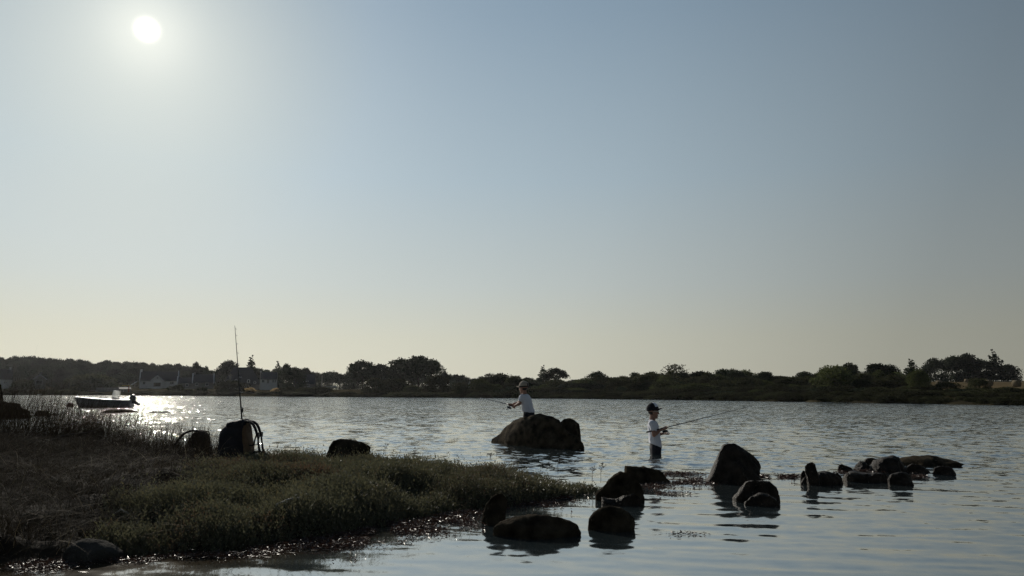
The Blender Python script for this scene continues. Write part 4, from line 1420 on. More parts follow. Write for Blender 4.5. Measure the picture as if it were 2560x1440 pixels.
# ------------------------------------------------------------------ moored motor boat
def motor_boat():
    c = at(263, 1018.5, 0)
    k = c[1] / F
    L = 4.75
    o = empty('motor_boat', (c[0], c[1], 0), R(180 + 12))
    o.scale = (.75, .80, .86)      # bow to the left and a little towards the camera
    tag(o, 'small open motor boat with clear windscreen and tilted black outboard, moored on the glitter', 'boat')
    n = 25

    def sect(t):
        b = 0.92 * (1 - max(0, (t - .42) / .58) ** 2.4) * (.9 + .1 * min(t / .25, 1)) + .03
        sheer = 0.62 + .26 * t ** 2
        keel = -.22 + max(0, t - .85) ** 2 * 2.0
        x = L * (t - .5) + (.42 * max(0, (t - .7) / .3) ** 1.5)
        return x, b, sheer, min(keel, sheer - .2)
    P, I, G, S1, DK = [], [], [], [], []
    for t in np.linspace(0, 1, n):
        x, b, s, kz = sect(t)
        xk = x - .62 * max(0, (t - .62) / .38) ** 1.3
        ch = kz + .42 * (s - kz)
        P.append([(x, -b, s), ((x + xk) / 2, -b * .88, ch), (xk, 0, kz), ((x + xk) / 2, b * .88, ch), (x, b, s)])
        bi = max(b - .13, .01)
        xi = min(x, L * .5 - .1) if t > .9 else x
        I.append([(xi, -bi, s - .004), (xi, -bi * .92, max(.18, kz + .2)), (xi, 0, max(.16, kz + .2)), (xi, bi * .92, max(.18, kz + .2)), (xi, bi, s - .004)])
        G.append([(x, -b - .05, s - .05), (x, -b - .05, s + .03), (x, -bi - .01, s + .045), (x, -bi - .01, s - .03)])
        S1.append(x)
        if t > .78:
            DK.append([(xi, -bi, s - .03), (xi, 0, s + .0), (xi, bi, s - .03)])
    h = MB().grid(P)
    h.f.append([0, 1, 2, 3, 4])
    h.build('hull', M_HULL, o, True)
    h2 = MB().grid(I)
    h2.build('cockpit', M_BOATIN, o, True)
    g = MB()
    g.grid([r_ + [r_[0]] for r_ in G])
    g.grid([[(p_[0], -p_[1], p_[2]) for p_ in r_ + [r_[0]]] for r_ in G])
    g.build('gunwale', M_BOATWHITE, o)
    st = MB()
    for sg in (-1, 1):
        st.tube([(r_[0][0], sg * (-r_[0][1] * .985 + .0), r_[0][2] - .17) for r_ in P[1:-3]], .028, 6)
    st.build('rub_strake', M_BOATDARK, o)
    MB().box((-L * .5 - .02, -.82, .1), (-L * .5 + .1, .82, .60)).build('transom', M_HULL, o)
    MB().grid(DK).build('foredeck', M_BOATWHITE, o)
    con = MB()
    con.add([(-.55, -.32, .16), (.2, -.32, .16), (.2, .32, .16), (-.55, .32, .16), (-.35, -.32, .78), (.1, -.32, .88), (.1, .32, .88), (-.35, .32, .78)],
            [[0, 3, 2, 1], [4, 5, 6, 7], [0, 1, 5, 4], [1, 2, 6, 5], [2, 3, 7, 6], [3, 0, 4, 7]])
    con.v = [(a - .75, b_, c_) for a, b_, c_ in con.v]
    cc = con.build('console', M_BOATIN, o)
    MB().ring((-1.17, 0, .84), (-.8, 0, .5), .17, .018).build('steering_wheel', M_BLACKPLASTIC, cc)
    ws = MB()
    y0 = .33
    ws.add([(.14, -y0, .88), (.14, y0, .88), (.02, y0 * .95, 1.42), (.02, -y0 * .95, 1.42)], [[0, 1, 2, 3]])
    for sg in (-1, 1):
        ws.add([(.14, sg * y0, .88), (-.4, sg * y0, .80), (-.42, sg * y0 * .97, 1.32), (.02, sg * y0 * .95, 1.42)], [[0, 1, 2, 3]])
    ws.v = [(a - .75, b_, c_) for a, b_, c_ in ws.v]
    w_ = ws.build('windscreen', M_SCREEN, o)
    fr = MB()
    fr.tube([(.14, -y0, .88), (.02, -y0 * .95, 1.42), (.02, y0 * .95, 1.42), (.14, y0, .88)], .016, 6)
    for sg in (-1, 1):
        fr.tube([(.02, sg * y0 * .95, 1.42), (-.42, sg * y0 * .97, 1.32), (-.4, sg * y0, .80)], .014, 6)
    fr.v = [(a - .75, b_, c_) for a, b_, c_ in fr.v]
    fr.build('windscreen_frame', M_STEEL, w_)
    MB().box((-2.05, -.4, .16), (-1.65, .4, .58)).box((-2.05, -.4, .58), (-1.65, .4, .64)).build('seat', M_BOATDARK, o)
    MB().tube([(L * .5 + .15, .1, .92), (L * .5 + .15, .1, 1.02), (L * .5 + .15, -.1, 1.02), (L * .5 + .15, -.1, .92)], .018, 6).build('bow_cleat', M_STEEL, o)
    e = empty('outboard_motor', (-L * .5 - .06, 0, .60))
    e.scale = (.85, .85, .85)
    e.parent = o
    cw = inflate([(-.26, -.1), (-.36, .2), (-.30, .48), (-.1, .56), (.16, .52), (.30, .36), (.30, .05), (.24, -.1)], .22, .25, 12, 40)
    cw.build('cowling', M_ENGINE, e, True, rot=(0, R(20), 0))
    MB().tube([(-.02, 0, .05), (-.28, 0, -.25), (-.62, 0, -.42)], [.17, .15, .10], 8).build('leg', M_ENGINE, e, True)
    MB().tube([(-.5, 0, -.52), (-.8, 0, -.36)], [.06, .07], 8).add([(-.56, -.012, -.44), (-.72, -.012, -.36), (-.56, -.012, -.68), (-.56, .012, -.44), (-.72, .012, -.36), (-.56, .012, -.68)], [[0, 1, 2], [5, 4, 3], [0, 3, 4, 1], [1, 4, 5, 2], [2, 5, 3, 0]]).build('gearcase', M_ENGINE, e)
    pr = MB()
    for a in (0, 2.1, 4.2):
        q = Vector((-.82, .13 * math.cos(a), -.35 + .13 * math.sin(a)))
        pr.ellipsoid(q, (.03, .07, .07), 8, 5)
    pr.build('propeller', M_STEEL, e, True)
    MB().box((-.12, -.15, -.3), (.08, .15, -.02)).build('bracket', M_BOATDARK, e)
    # mooring buoy
    c2 = at(175, 1017.5, 0)
    b = empty('mooring_buoy', c2)
    tag(b, 'dark round mooring buoy afloat ahead of the motor boat bow', 'buoy')
    MB().ellipsoid((0, 0, .1), (.24, .24, .24), 16, 10).build('float', M_BUOY, b, True)
    MB().ring((.02, 0, .36), (0, 1, 0), .06, .015).build('lifting_ring', M_STEEL, b)


motor_boat()


# ------------------------------------------------------------------ fishing rods
def fishing_rod(label, butt, foregrip, tip, reel_at, reel_down, bend=0.0, crank_side=1.0, grip_mat=M_BLACKPLASTIC, r_b=.0068, r_t=.0020, handle=True):
    """rod from butt to tip with reel hanging towards reel_down; built in world axes about its butt"""
    butt, foregrip, tip = Vector(butt), Vector(foregrip), Vector(tip)
    o = empty('fishing_rod', butt)
    tag(o, label, 'fishing rod')
    f_, t_ = foregrip - butt, tip - butt
    dn = Vector(reel_down).normalized()
    ax = (f_).normalized()
    MB().tube([(0, 0, 0), f_ * .02, f_ * .3, f_ * .32, f_ * .62, f_ * .64, f_], [.011, .014, .014, .010, .010, .014, .012], 10).build('handle', grip_mat, o, True)
    L = (t_ - f_).length
    pts, rad = [], []
    for i in range(17):
        s = i / 16
        pts.append(f_.lerp(t_, s) + dn * (bend * L * s * s * (1 - s) * 0))
        rad.append(r_b * (1 - s) ** 1.1 + r_t)
    MB().tube(pts, rad, 8).build('blank', M_CARBON, o, True)
    for s in (.12, .28, .44, .58, .70, .80, .89, .96):
        p_ = f_.lerp(t_, s)
        g = MB()
        rr_ = .016 * (1 - s) + .005
        g.ring(p_ + dn * (rr_ + .010), ax, rr_, .0016, 10, 5)
        g.tube([p_ - ax * .02, p_ + dn * .012, p_ + ax * .02], .0018, 5)
        g.build('line_guide', M_STEEL, o)
    if reel_at is not None:
        rc = Vector(reel_at) - butt
        side = ax.cross(dn).normalized() * crank_side
        e = empty('reel', rc)
        e.parent = o
        MB().tube([Vector((0, 0, 0)), dn * .045], [.008, .010], 8).tube([-ax * .04, ax * .04], .006, 6).build('foot', M_BLACKPLASTIC, e)
        MB().tube([dn * .062 - ax * .035, dn * .062 + ax * .012], [.02, .026], 12).build('body', M_BLACKPLASTIC, e)
        MB().tube([dn * .062 + ax * .014, dn * .062 + ax * .022, dn * .062 + ax * .05, dn * .062 + ax * .056], [.027, .02, .02, .027], 14).build('spool', M_BLACKPLASTIC, e)
        MB().tube([dn * .062 + side * .03 + ax * .02, dn * .062 + side * .036 + ax * .045, dn * .08 + ax * .06, dn * .062 - side * .036 + ax * .045, dn * .062 - side * .03 + ax * .02], .003, 6).build('bail_arm', M_STEEL, e)
        k = MB()
        k.tube([dn * .062, dn * .062 + side * .05, dn * .10 + side * .056, dn * .105 + side * .085], [.006, .006, .005, .005], 6)
        k.tube([dn * .105 + side * .08, dn * .105 + side * .11], [.011, .009], 8)
        k.build('crank', M_BLACKPLASTIC, e)
    return o


# ------------------------------------------------------------------ people
def hand_prims(C, a, u, wrist, sgn=1.0, rod_r=0.012, sc=0.92):
    """fist round a bar through C along a; u points from the bar to the palm"""
    C, a, u = Vector(C), Vector(a).normalized(), Vector(u)
    u = (u - a * u.dot(a)).normalized()
    v = a.cross(u) * sgn
    pc = C + u * (rod_r + .013) * sc
    pr = [('c', wrist, pc - a * .018 * sc, .020 * sc, .017 * sc, .012), ('c', wrist, pc + a * .018 * sc, .020 * sc, .017 * sc, .012),
          ('c', pc - a * .026 * sc, pc + a * .022 * sc, .0165 * sc, .0165 * sc, .010)]
    ring = rod_r + .008 * sc
    for i, (off, ln) in enumerate(((-.030, .86), (-.0125, 1.0), (.005, 1.06), (.0225, .97))):
        pts = []
        for ang in (35, 95, 160, 215):
            th = R(35 + (ang - 35) * ln)
            pts.append(C + a * off * sc + (u * math.cos(th) + v * math.sin(th)) * (ring + (.004 if ang == 95 else 0)))
        rr_ = [.0092 * sc, .0085 * sc, .0078 * sc, .007 * sc]
        for j in range(3):
            pr.append(('c', pts[j], pts[j + 1], rr_[j], rr_[j + 1], .0025))
    th0 = pc + a * .028 * sc - v * .006
    pts = [th0, C + a * .046 * sc + (u * .5 - v * .85) * (ring + .004), C + a * .044 * sc + (-u * .4 - v * .9) * (ring + .001), C + a * .036 * sc + (-u * .95 - v * .2) * ring]
    for j, (ra, rb) in enumerate(((.012, .0105), (.0105, .0095), (.0095, .0078))):
        pr.append(('c', pts[j], pts[j + 1], ra * sc, rb * sc, .004))
    return pr


def person(label, loc, yaw, J, kind):
    """J: joints in the figure's own axes (x ahead, y to its left, z above the water)"""
    root = empty('person', loc, yaw)
    tag(root, label, 'person')
    V_ = {k: Vector(v) for k, v in J.items() if not isinstance(v, (int, float, list))}
    hd, nk, ch, pv = V_['head'], V_['neck'], V_['chest'], V_['pelvis']
    fw = Vector(J.get('face', (1, 0, 0))).normalized()
    lf = Vector((0, 0, 1)).cross(fw).normalized()

    def hp(x, y, z):
        return hd + fw * x + lf * y + Vector((0, 0, z))
    pr = []
    # head: skull, face, jaw, nose, lips, ears
    pr += [('c', hp(-.022, 0, .03), hp(.012, 0, .03), .078, .074, .02), ('c', hp(.028, 0, -.01), hp(.036, 0, -.085), .062, .036, .03), ('c', hp(-.02, 0, -.05), nk + Vector((0, 0, -.03)), .046, .046, .02),
           ('c', hp(.082, 0, .0), hp(.098, 0, -.030), .009, .013, .012), ('e', hp(.073, 0, -.062), (.012, .022, .008), .006), ('e', hp(.064, 0, -.095), (.018, .022, .016), .02),
           ('e', hp(-.004, .078, -.012), (.019, .010, .032), .005), ('e', hp(-.004, -.078, -.012), (.019, .010, .032), .005)]
    for s_ in (1, -1):
        pr.append(('e', hp(.066, .03 * s_, .022), (.016, .022, .008), .010))
    # torso
    pr += [('c', nk + Vector((0, 0, .01)), nk + Vector((0, 0, -.05)), .045, .05, .03)]
    up_ = (nk - pv).normalized()
    for k_, w_, d_, q in ((.08, .085, .095, .0), (.30, .075, .085, 0), (.55, .088, .092, 0), (.78, .10, .09, 0)):
        c_ = pv.lerp(nk, k_)
        pr.append(('c', c_ + Vector((0, w_ * .5, 0)), c_ - Vector((0, w_ * .5, 0)), d_ * .82, d_ * .82, .05))
    sh = [pr_ for pr_ in pr[-4:]]
    arms, sleeves = [], []
    for sd in ('L', 'R'):
        s_, e_, w_ = V_['sh' + sd], V_['el' + sd], V_['wr' + sd]
        arms += [('c', nk + (s_ - nk) * .35 + Vector((0, 0, -.03)), s_, .05, .05, .03), ('c', s_, e_, .044, .033, .02), ('c', e_, e_.lerp(w_, .35), .034, .035, .012), ('c', e_.lerp(w_, .35), w_, .035, .022, .012)]
        sl = s_.lerp(e_, .40)
        sleeves += [('c', nk + (s_ - nk) * .35 + Vector((0, 0, -.035)), s_, .055, .058, .03), ('c', s_, sl, .060, .060, .025)]
        arms += hand_prims(J['hand' + sd][0], J['hand' + sd][1], J['hand' + sd][2], w_, J['hand' + sd][3], J['hand' + sd][4])
    legs = []
    for s_ in (1, -1):
        h_, k_, a_ = pv + Vector((0, .075 * s_, -.06)), V_['kn' + ('L' if s_ > 0 else 'R')], V_['an' + ('L' if s_ > 0 else 'R')]
        legs += [('c', h_, k_, .075, .048, .03), ('c', k_, k_.lerp(a_, .3), .047, .05, .015), ('c', k_.lerp(a_, .3), a_, .05, .032, .015), ('c', a_ + Vector((-.03, 0, -.035)), a_ + Vector((.05, 0, -.045)), .03, .032, .015), ('c', a_ + Vector((.05, 0, -.045)), a_ + Vector((.13, 0, -.055)), .032, .02, .012)]
    body = link('body', sdf_mesh('body', pr + arms + legs, .0045, M_SKIN), root)
    # shirt
    hem, hemn = Vector(J['hem'][0]), Vector(J['hem'][1]).normalized()
    tor = []
    for k_, w_, d_ in ((-.16, .095, .118), (.08, .095, .116), (.30, .09, .106), (.55, .098, .108), (.76, .102, .102)):
        c_ = pv.lerp(nk, k_)
        tor.append(('c', c_ + Vector((0, w_ * .5, 0)), c_ - Vector((0, w_ * .5, 0)), d_ * .90, d_ * .90, .05))
    tor.append(('c', nk + Vector((-.01, 0, -.05)), nk + Vector((-.01, 0, -.02)), .066, .062, .03))
    tor += sleeves
    me = sdf_mesh('shirt', tor, .007, M_SHIRT, clips=[(hem, -hemn), (nk + Vector((0, 0, -.008)), Vector((.35, 0, 1)).normalized())])
    for v in me.vertices:                                   # soft folds in the cloth
        q = v.co
        f_ = fbm((q.x, q.y, q.z * .6), 3, 9.0, 3.0) * .010 + math.sin((q.x * 1.2 + q.z * .8 + q.y) * 42) * .0025
        v.co += v.normal * f_
    link('shirt', me, root)
    # shorts
    shp = [('c', pv.lerp(nk, .08) + Vector((0, .048, 0)), pv.lerp(nk, .08) - Vector((0, .048, 0)), .088, .088, .03), ('c', pv + Vector((0, .055, -.04)), pv + Vector((0, -.055, -.04)), .093, .093, .03)]
    for s_ in (1, -1):
        h_, k_ = pv + Vector((0, .075 * s_, -.06)), V_['kn' + ('L' if s_ > 0 else 'R')]
        shp.append(('c', h_, h_.lerp(k_, .8), .092, .088, .02))
    kz = (V_['knL'].z + V_['knR'].z) / 2
    so = link('shorts', sdf_mesh('shorts', shp, .008, M_SHORTS, clips=[(Vector((0, 0, kz + .07)), Vector((0, 0, -1)))]), root)
    # eyes and hair
    for s_ in (1, -1):
        MB().ellipsoid(hp(.070, .031 * s_, .004), (.010, .013, .010), 10, 7).build('eye', M_LENS, body, True)
    MB().patch(hp(-.012, 0, .018), (.092, .082, .092), 0, 2 * math.pi, R(10), R(89), .006, 20, 6).patch(hp(-.014, 0, .012), (.080, .072, .080), R(92), R(268), R(-42), R(14), .004, 16, 5).build('hair', M_HAIR, body, True,
        loc=None)
    return root, body, hp, fw, lf


def headgear(root, hp, fw, lf, main, panel, visor_mat, big=1.0, opening=False, tilt=0.0):
    """baseball cap: crown, front panel, visor; own frame so it turns with the head"""
    e = empty('cap', hp(-.012, 0, .045))
    e.parent = root
    e.rotation_euler = (0, tilt, math.atan2(fw.y, fw.x))
    rx, ry, rz_ = .102 * big, .092 * big, .108 * big
    MB().patch((0, 0, 0), (rx, ry, rz_), 0, 2 * math.pi, R(-8), R(89.5), .004, 28, 10).build('crown', main, e, True)
    if panel:
        MB().patch((.001, 0, .002), (rx + .004, ry + .004, rz_ + .005), R(-66), R(66), R(20), R(86), .003, 14, 9).build('front_panel', panel, e, True)
    vz = MB()
    n, m_ = 14, 6

    def VP(i, j, k):
        a = R(-58) + R(116) * i / n
        s = j / m_
        r0x, r0y = rx * .97 * math.cos(R(4)), ry * .97
        x = r0x * math.cos(a) + s * (.072 * big * math.cos(a * .85))
        y = r0y * math.sin(a) * (1 - .12 * s)
        return (x, y, .004 - .034 * (y / .08) ** 2 + s * .010 - k * .007)
    vz.grid([[VP(i, j, 0) for j in range(m_ + 1)] for i in range(n + 1)])
    vz.grid([[VP(i, j, 1) for j in range(m_, -1, -1)] for i in range(n + 1)])
    for i in (0, n):
        vz.grid([[VP(i, j, k) for j in range(m_ + 1)] for k in (0, 1)])
    vz.grid([[VP(i, m_, k) for i in range(n + 1)] for k in (0, 1)])
    vz.build('visor', visor_mat, e, True)
    MB().ellipsoid((0, 0, rz_ + .006), (.010, .010, .006), 10, 6).build('top_button', main, e, True)
    if opening:
        MB().patch((0, 0, 0), (rx + .0015, ry + .0015, rz_ + .0015), R(158), R(202), R(-2), R(30), .003, 8, 6).build('back_opening', M_HAIR, e, True)
        MB().patch((0, 0, 0), (rx + .003, ry + .003, rz_), R(150), R(210), R(-9), R(-1), .003, 8, 2).build('strap', M_CAPDARK, e, True)
        MB().patch((0, 0, 0), (rx + .003, ry + .003, rz_), R(20), R(340), R(-10), R(1), .002, 24, 2).build('dark_band', M_CAPDARK, e, True)
    return e


# younger boy standing thigh deep, side on, facing right
YA = 13.9
pA = at_y(1634, 979, YA)
kA = YA / F


def LA(px, py, y):
    return Vector(((px - 1634) * kA * .99, y, at_y(px, py, YA)[2]))


# figure frame: x to the right of the photo = ahead, y away from the camera = its left
buttA, gripA, tipA = LA(1609, 1079.5, -.172), LA(1664, 1067, -.105), LA(1893, 1014, .25)
axA = (gripA - buttA).normalized()
hRA = buttA.lerp(gripA, .86)
JA = dict(head=LA(1632, 1030, 0), neck=LA(1629, 1050, 0), chest=LA(1632, 1075, 0), pelvis=LA(1635, 1113, 0),
          shL=LA(1631, 1058.5, .125), elL=LA(1640, 1088, .17), wrL=LA(1656, 1084, .03),
          shR=LA(1626, 1059, -.125), elR=LA(1628, 1086, -.165), wrR=LA(1645, 1074.5, -.125),
          handR=[hRA, axA, (-.35, -.75, -.5), 1.0, .013], handL=[LA(1666, 1082.5, -.045), (0.1, 1, 0.1), (-.8, 0, -.5), -1.0, .012],
          knL=LA(1636, 1150, .085), knR=LA(1634, 1150, -.085), anL=LA(1632, 1186, .09), anR=LA(1630, 1186, -.09),
          hem=[LA(1634, 1113, 0), (.36, 0, .93)], face=(1, -.06, 0))
rootA, bodyA, hpA, fwA, lfA = person('younger boy in white T-shirt and dark cap wading thigh deep with rod pointing right', (pA[0], YA, 0), 0.0, JA, 'A')
headgear(rootA, hpA, fwA, lfA, M_CAPDARK, M_CAPWHITE, M_CAPDARK, 1.10, tilt=R(-7))
gl = empty('sunglasses', hpA(0, 0, 0))
gl.parent = rootA
gl.rotation_euler = (0, 0, math.atan2(fwA.y, fwA.x))
ln = MB()
for s_ in (1, -1):
    ln.ellipsoid((.087, .032 * s_, .004), (.010, .029, .021), 12, 8)
ln.tube([(.092, -.01, .008), (.094, 0, .01), (.092, .01, .008)], .003, 6)
ln.build('lens', M_LENS, gl, True)
tp = MB()
for s_ in (1, -1):
    tp.tube([(.082, .058 * s_, .012), (.04, .080 * s_, .013), (-.02, .088 * s_, .010)], [.008, .006, .004], 8)
tp.build('temple', M_TEMPLE, gl, True)
wA = Vector((pA[0], YA, 0))
fishing_rod('long thin rod held by the younger boy, pointing up to the right', buttA + wA, gripA + wA, tipA + wA, buttA.lerp(gripA, .82) + wA, (.12, 0, -1), crank_side=-1.0)

# older boy standing behind the boulder, turned away to the left
YB = 16.6
pB = at_y(1318, 979, YB)
kB = YB / F
yawB = R(146)
cB, sB = math.cos(yawB), math.sin(yawB)


def LB(px, py, dy):
    """photo pixel and world depth offset dy -> figure frame"""
    wx, wy = (px - 1318) * kB * .99, dy
    return Vector((wx * cB + wy * sB, -wx * sB + wy * cB, at_y(px, py, YB)[2]))


buttB, gripB, tipB = LB(1287.5, 1016.5, -.06), LB(1267, 1010, .10), LB(1196, 994.5, .72)
axB = (gripB - buttB).normalized()
JB = dict(head=LB(1308.5, 970.5, 0), neck=LB(1311.5, 986, 0), chest=LB(1315, 1005, 0), pelvis=LB(1322.5, 1033, 0),
          shL=LB(1305.5, 993, -.105), elL=LB(1299, 1008.5, -.13), wrL=LB(1289, 1013.5, -.08),
          shR=LB(1315.5, 993, .105), elR=LB(1292, 1009, .16), wrR=LB(1280, 1012, .10),
          handL=[buttB.lerp(gripB, .12), axB, (.0, .3, -1), -1.0, .012], handR=[buttB.lerp(gripB, .55), axB, (-.2, -.2, 1), 1.0, .012],
          knL=LB(1316, 1076, -.06), knR=LB(1322, 1076, .08), anL=LB(1319, 1111, -.07), anR=LB(1326, 1111, .08),
          hem=[LB(1322, 1030, 0), (-.10, 0, 1)], face=(1, .10, 0))
rootB, bodyB, hpB, fwB, lfB = person('older boy in white T-shirt and beige cap fishing behind the large mossy boulder, back turned', (pB[0], YB, 0), yawB, JB, 'B')
headgear(rootB, hpB, fwB, lfB, M_CAPTAN, None, M_CAPTAN, 1.06, opening=True, tilt=R(4))
st = MB()
for s_ in (1, -1):
    q = JB['pelvis'] + Vector((0, .105 * s_, 0))
    st.tube([q + Vector((.02, .028 * s_, .04)), q + Vector((.0, .040 * s_, -.03)), q + Vector((-.01, .050 * s_, -.14))], .008, 6, flat=((1, 0, 0), 1.8))
st.build('side_stripe', M_STRIPE, [c for c in rootB.children if c.name.startswith('shorts')][0], True)
RB = Matrix.Rotation(yawB, 3, 'Z')
wB = Vector((pB[0], YB, 0))
fishing_rod('rod held by the older boy, reaching out to the left over the water', RB @ buttB + wB, RB @ gripB + wB, RB @ tipB + wB, RB @ buttB.lerp(gripB, .62) + wB, (-.1, -.1, -1), crank_side=1.0, r_b=.007)


# ------------------------------------------------------------------ backpacks and the rod standing in one
def backpacks():
    Y = 9.35
    zb = float(bank_z(x_at(596, Y), Y)) + .02
    P = lambda px, py: (at_y(px, py, Y)[0] - at_y(592, 1100, Y)[0], at_y(px, py, Y)[2] - zb)
    o = empty('backpack', (at_y(592, 1100, Y)[0], Y, zb))
    tag(o, 'large black backpack with tan back panel standing in the grass, a rod upright in it', 'backpack')
    side = [(554, 1156), (553, 1120), (553, 1088), (556, 1074), (566, 1063), (580, 1057), (598, 1053), (612, 1051), (617, 1056), (619, 1090), (624, 1110), (625, 1156)]
    inflate([P(*q) for q in side], .15, .22, 14, 50, .006, 5, 2.0).build('main_bag', M_PACK, o, True)
    back = [(616, 1152), (614, 1100), (612, 1056), (622, 1055), (625, 1085), (629, 1106), (630, 1125), (633, 1152)]
    inflate([P(*q) for q in back], .135, .25, 12, 40, .004, 5, 3.0).build('back_panel', M_PACKTAN, o, True)
    fp = [(553, 1154), (550.5, 1140), (550.5, 1112), (554, 1100), (562, 1100), (562, 1154)]
    inflate([P(*q) for q in fp], .11, .3, 12, 34, .006, 5, 4.0).build('front_pocket', M_PACK, o, True)
    lid = inflate([P(*q) for q in ((570, 1066), (573, 1056), (582, 1052.5), (590, 1051), (600, 1050.5), (606, 1047.5), (615, 1046.5), (620, 1050), (621, 1062))], .14, .25, 12, 44, .02, 7, 5.0)
    lid.build('lid', M_PACK, o, True)
    for sy, dx in ((-.07, 0), (.045, 1)):
        sm = MB()
        pp = [P(px + dx, py) for px, py in ((613, 1056), (622, 1053), (631, 1055), (638, 1061), (643, 1070), (646, 1080), (647, 1088))]
        sm.tube([(a, sy, b) for a, b in pp], [.012, .014, .014, .014, .013, .012, .010], 8, flat=((0, 1, 0), 2.6))
        s_ = sm.build('shoulder_strap', M_STRAP, o, True)
        wb = MB()
        pp = [P(px + dx, py) for px, py in ((646, 1086), (642, 1098), (640, 1112), (632, 1113), (627, 1112))]
        wb.tube([(a, sy, b) for a, b in pp], .008, 6, flat=((0, 1, 0), 2.2))
        pp = [P(px + dx, py) for px, py in ((648, 1088), (650, 1105), (652, 1122), (655, 1132), (652, 1148))]
        wb.tube([(a, sy + .01, b) for a, b in pp], [.009, .009, .012, .016, .014], 6, flat=((0, 1, 0), 2.2))
        wb.build('webbing', M_STRAP, s_, True)
        bk = MB()
        q = P(649.5 + dx, 1086)
        bk.box((q[0] - .016, sy - .02, q[1] - .03), (q[0] + .014, sy + .02, q[1] + .03))
        bk.build('buckle', M_BLACKPLASTIC, s_)
    hb = MB()
    pp = [P(px, py) for px, py in ((626, 1140), (640, 1130), (655, 1128), (668, 1133), (680, 1141))]
    hb.tube([(a, -.05, b) for a, b in pp], [.02, .018, .012, .007, .006], 8, flat=((0, 1, 0), 2.0))
    hb.build('hip_belt', M_STRAP, o, True)
    hl = MB()
    pp = [P(px, py) for px, py in ((623, 1060), (626, 1068), (625.5, 1078), (623, 1079))]
    hl.tube([(a, 0, b) for a, b in pp], .003, 6)
    hl.build('haul_loop', M_STRAP, o, True)
    # rod standing in the pack
    f0 = lambda px, py: Vector(at_y(px, py, Y))
    butt, grip, tip = f0(609, 1120), f0(604.5, 1046), f0(587, 814)
    r_ = fishing_rod('thin fishing rod standing upright out of the black backpack', butt, grip, tip, None, (1, 0, 0), r_b=.008, r_t=.0026)
    lu = MB()
    lu.ellipsoid(f0(606.5, 1025) - butt, (.010, .010, .032), 10, 8)
    lu.tube([f0(607.5, 1029) - butt, f0(609, 1036) - butt, f0(608.5, 1043) - butt], .002, 6)
    lu.tube([f0(604.8, 1018) - butt, f0(606, 1021) - butt], .0015, 5)
    lu.build('lure', M_BLACKPLASTIC, r_, True)
    # smaller bag behind
    Y = 10.1
    zb2 = float(bank_z(x_at(500, Y), Y))
    P2 = lambda px, py: (at_y(px, py, Y)[0] - at_y(500, 1100, Y)[0], at_y(px, py, Y)[2] - zb2)
    o2 = empty('backpack', (at_y(500, 1100, Y)[0], Y, zb2))
    tag(o2, 'smaller brown backpack slumped in the tall grass left of the black one', 'backpack')
    inflate([P2(*q) for q in ((476, 1135), (478, 1095), (488, 1078), (500, 1074), (512, 1077), (520, 1086), (523, 1100), (522, 1135))], .13, .35, 14, 44, .008, 5, 6.0).build('main_bag', M_PACKBROWN, o2, True)
    for sy, pts in ((-.09, ((500, 1076), (484, 1076), (468, 1083), (456, 1095), (446, 1109), (442, 1118))), (.03, ((496, 1080), (484, 1085), (475, 1095), (470, 1106), (466, 1116)))):
        sm = MB()
        sm.tube([(a, sy, b) for a, b in [P2(*q) for q in pts]], [.012, .014, .014, .013, .011, .008][:len(pts)], 8, flat=((0, 1, 0), 2.4))
        sm.build('shoulder_strap', M_STRAP, o2, True)
    hl = MB()
    hl.tube([(a, 0, b) for a, b in [P2(*q) for q in ((514, 1078), (522, 1079), (525, 1086), (522, 1092))]], .005, 6)
    hl.build('haul_loop', M_STRAP, o2, True)


backpacks()

# ------------------------------------------------------------------ the marsh tongue
def build_bank():
    xs = np.linspace(-13, 1.6, 300)
    ys = np.linspace(3.4, 14.5, 230)
    X, Y = np.meshgrid(xs, ys, indexing='ij')
    Z = np.maximum(bank_z(X, Y), -1.0)
    V = np.stack([X, Y, Z], -1).reshape(-1, 3)
    n1, n2 = X.shape
    i, j = np.meshgrid(np.arange(n1 - 1), np.arange(n2 - 1), indexing='ij')
    q = np.stack([i * n2 + j, (i + 1) * n2 + j, (i + 1) * n2 + j + 1, i * n2 + j + 1], -1).reshape(-1, 4)
    tag(link('marsh_bank', new_mesh('marsh_bank', V, q, M_SOIL, smooth=True)), 'dark muddy tongue of marsh reaching into the cove', kind='structure')


build_bank()


def grass_split(X, Y):
    """>0 where brown grass grows, <0 where the low green marsh plants grow"""
    b = np.interp(Y, [4.5, 5.3, 7.0, 9.3, 12], [-2.75, -2.62, -2.95, -3.15, -3.3])
    return b - X + (vnoise(X, Y, 1.3, 8) - .5) * 0.7


def scatter(n, x0, x1, y0, y1, r, edge=0.0):
    X, Y = r.uniform(x0, x1, n), r.uniform(y0, y1, n)
    k = bank_inside(X, Y) > edge + 0.12 * (r.random(n) - .5)
    return X[k], Y[k]


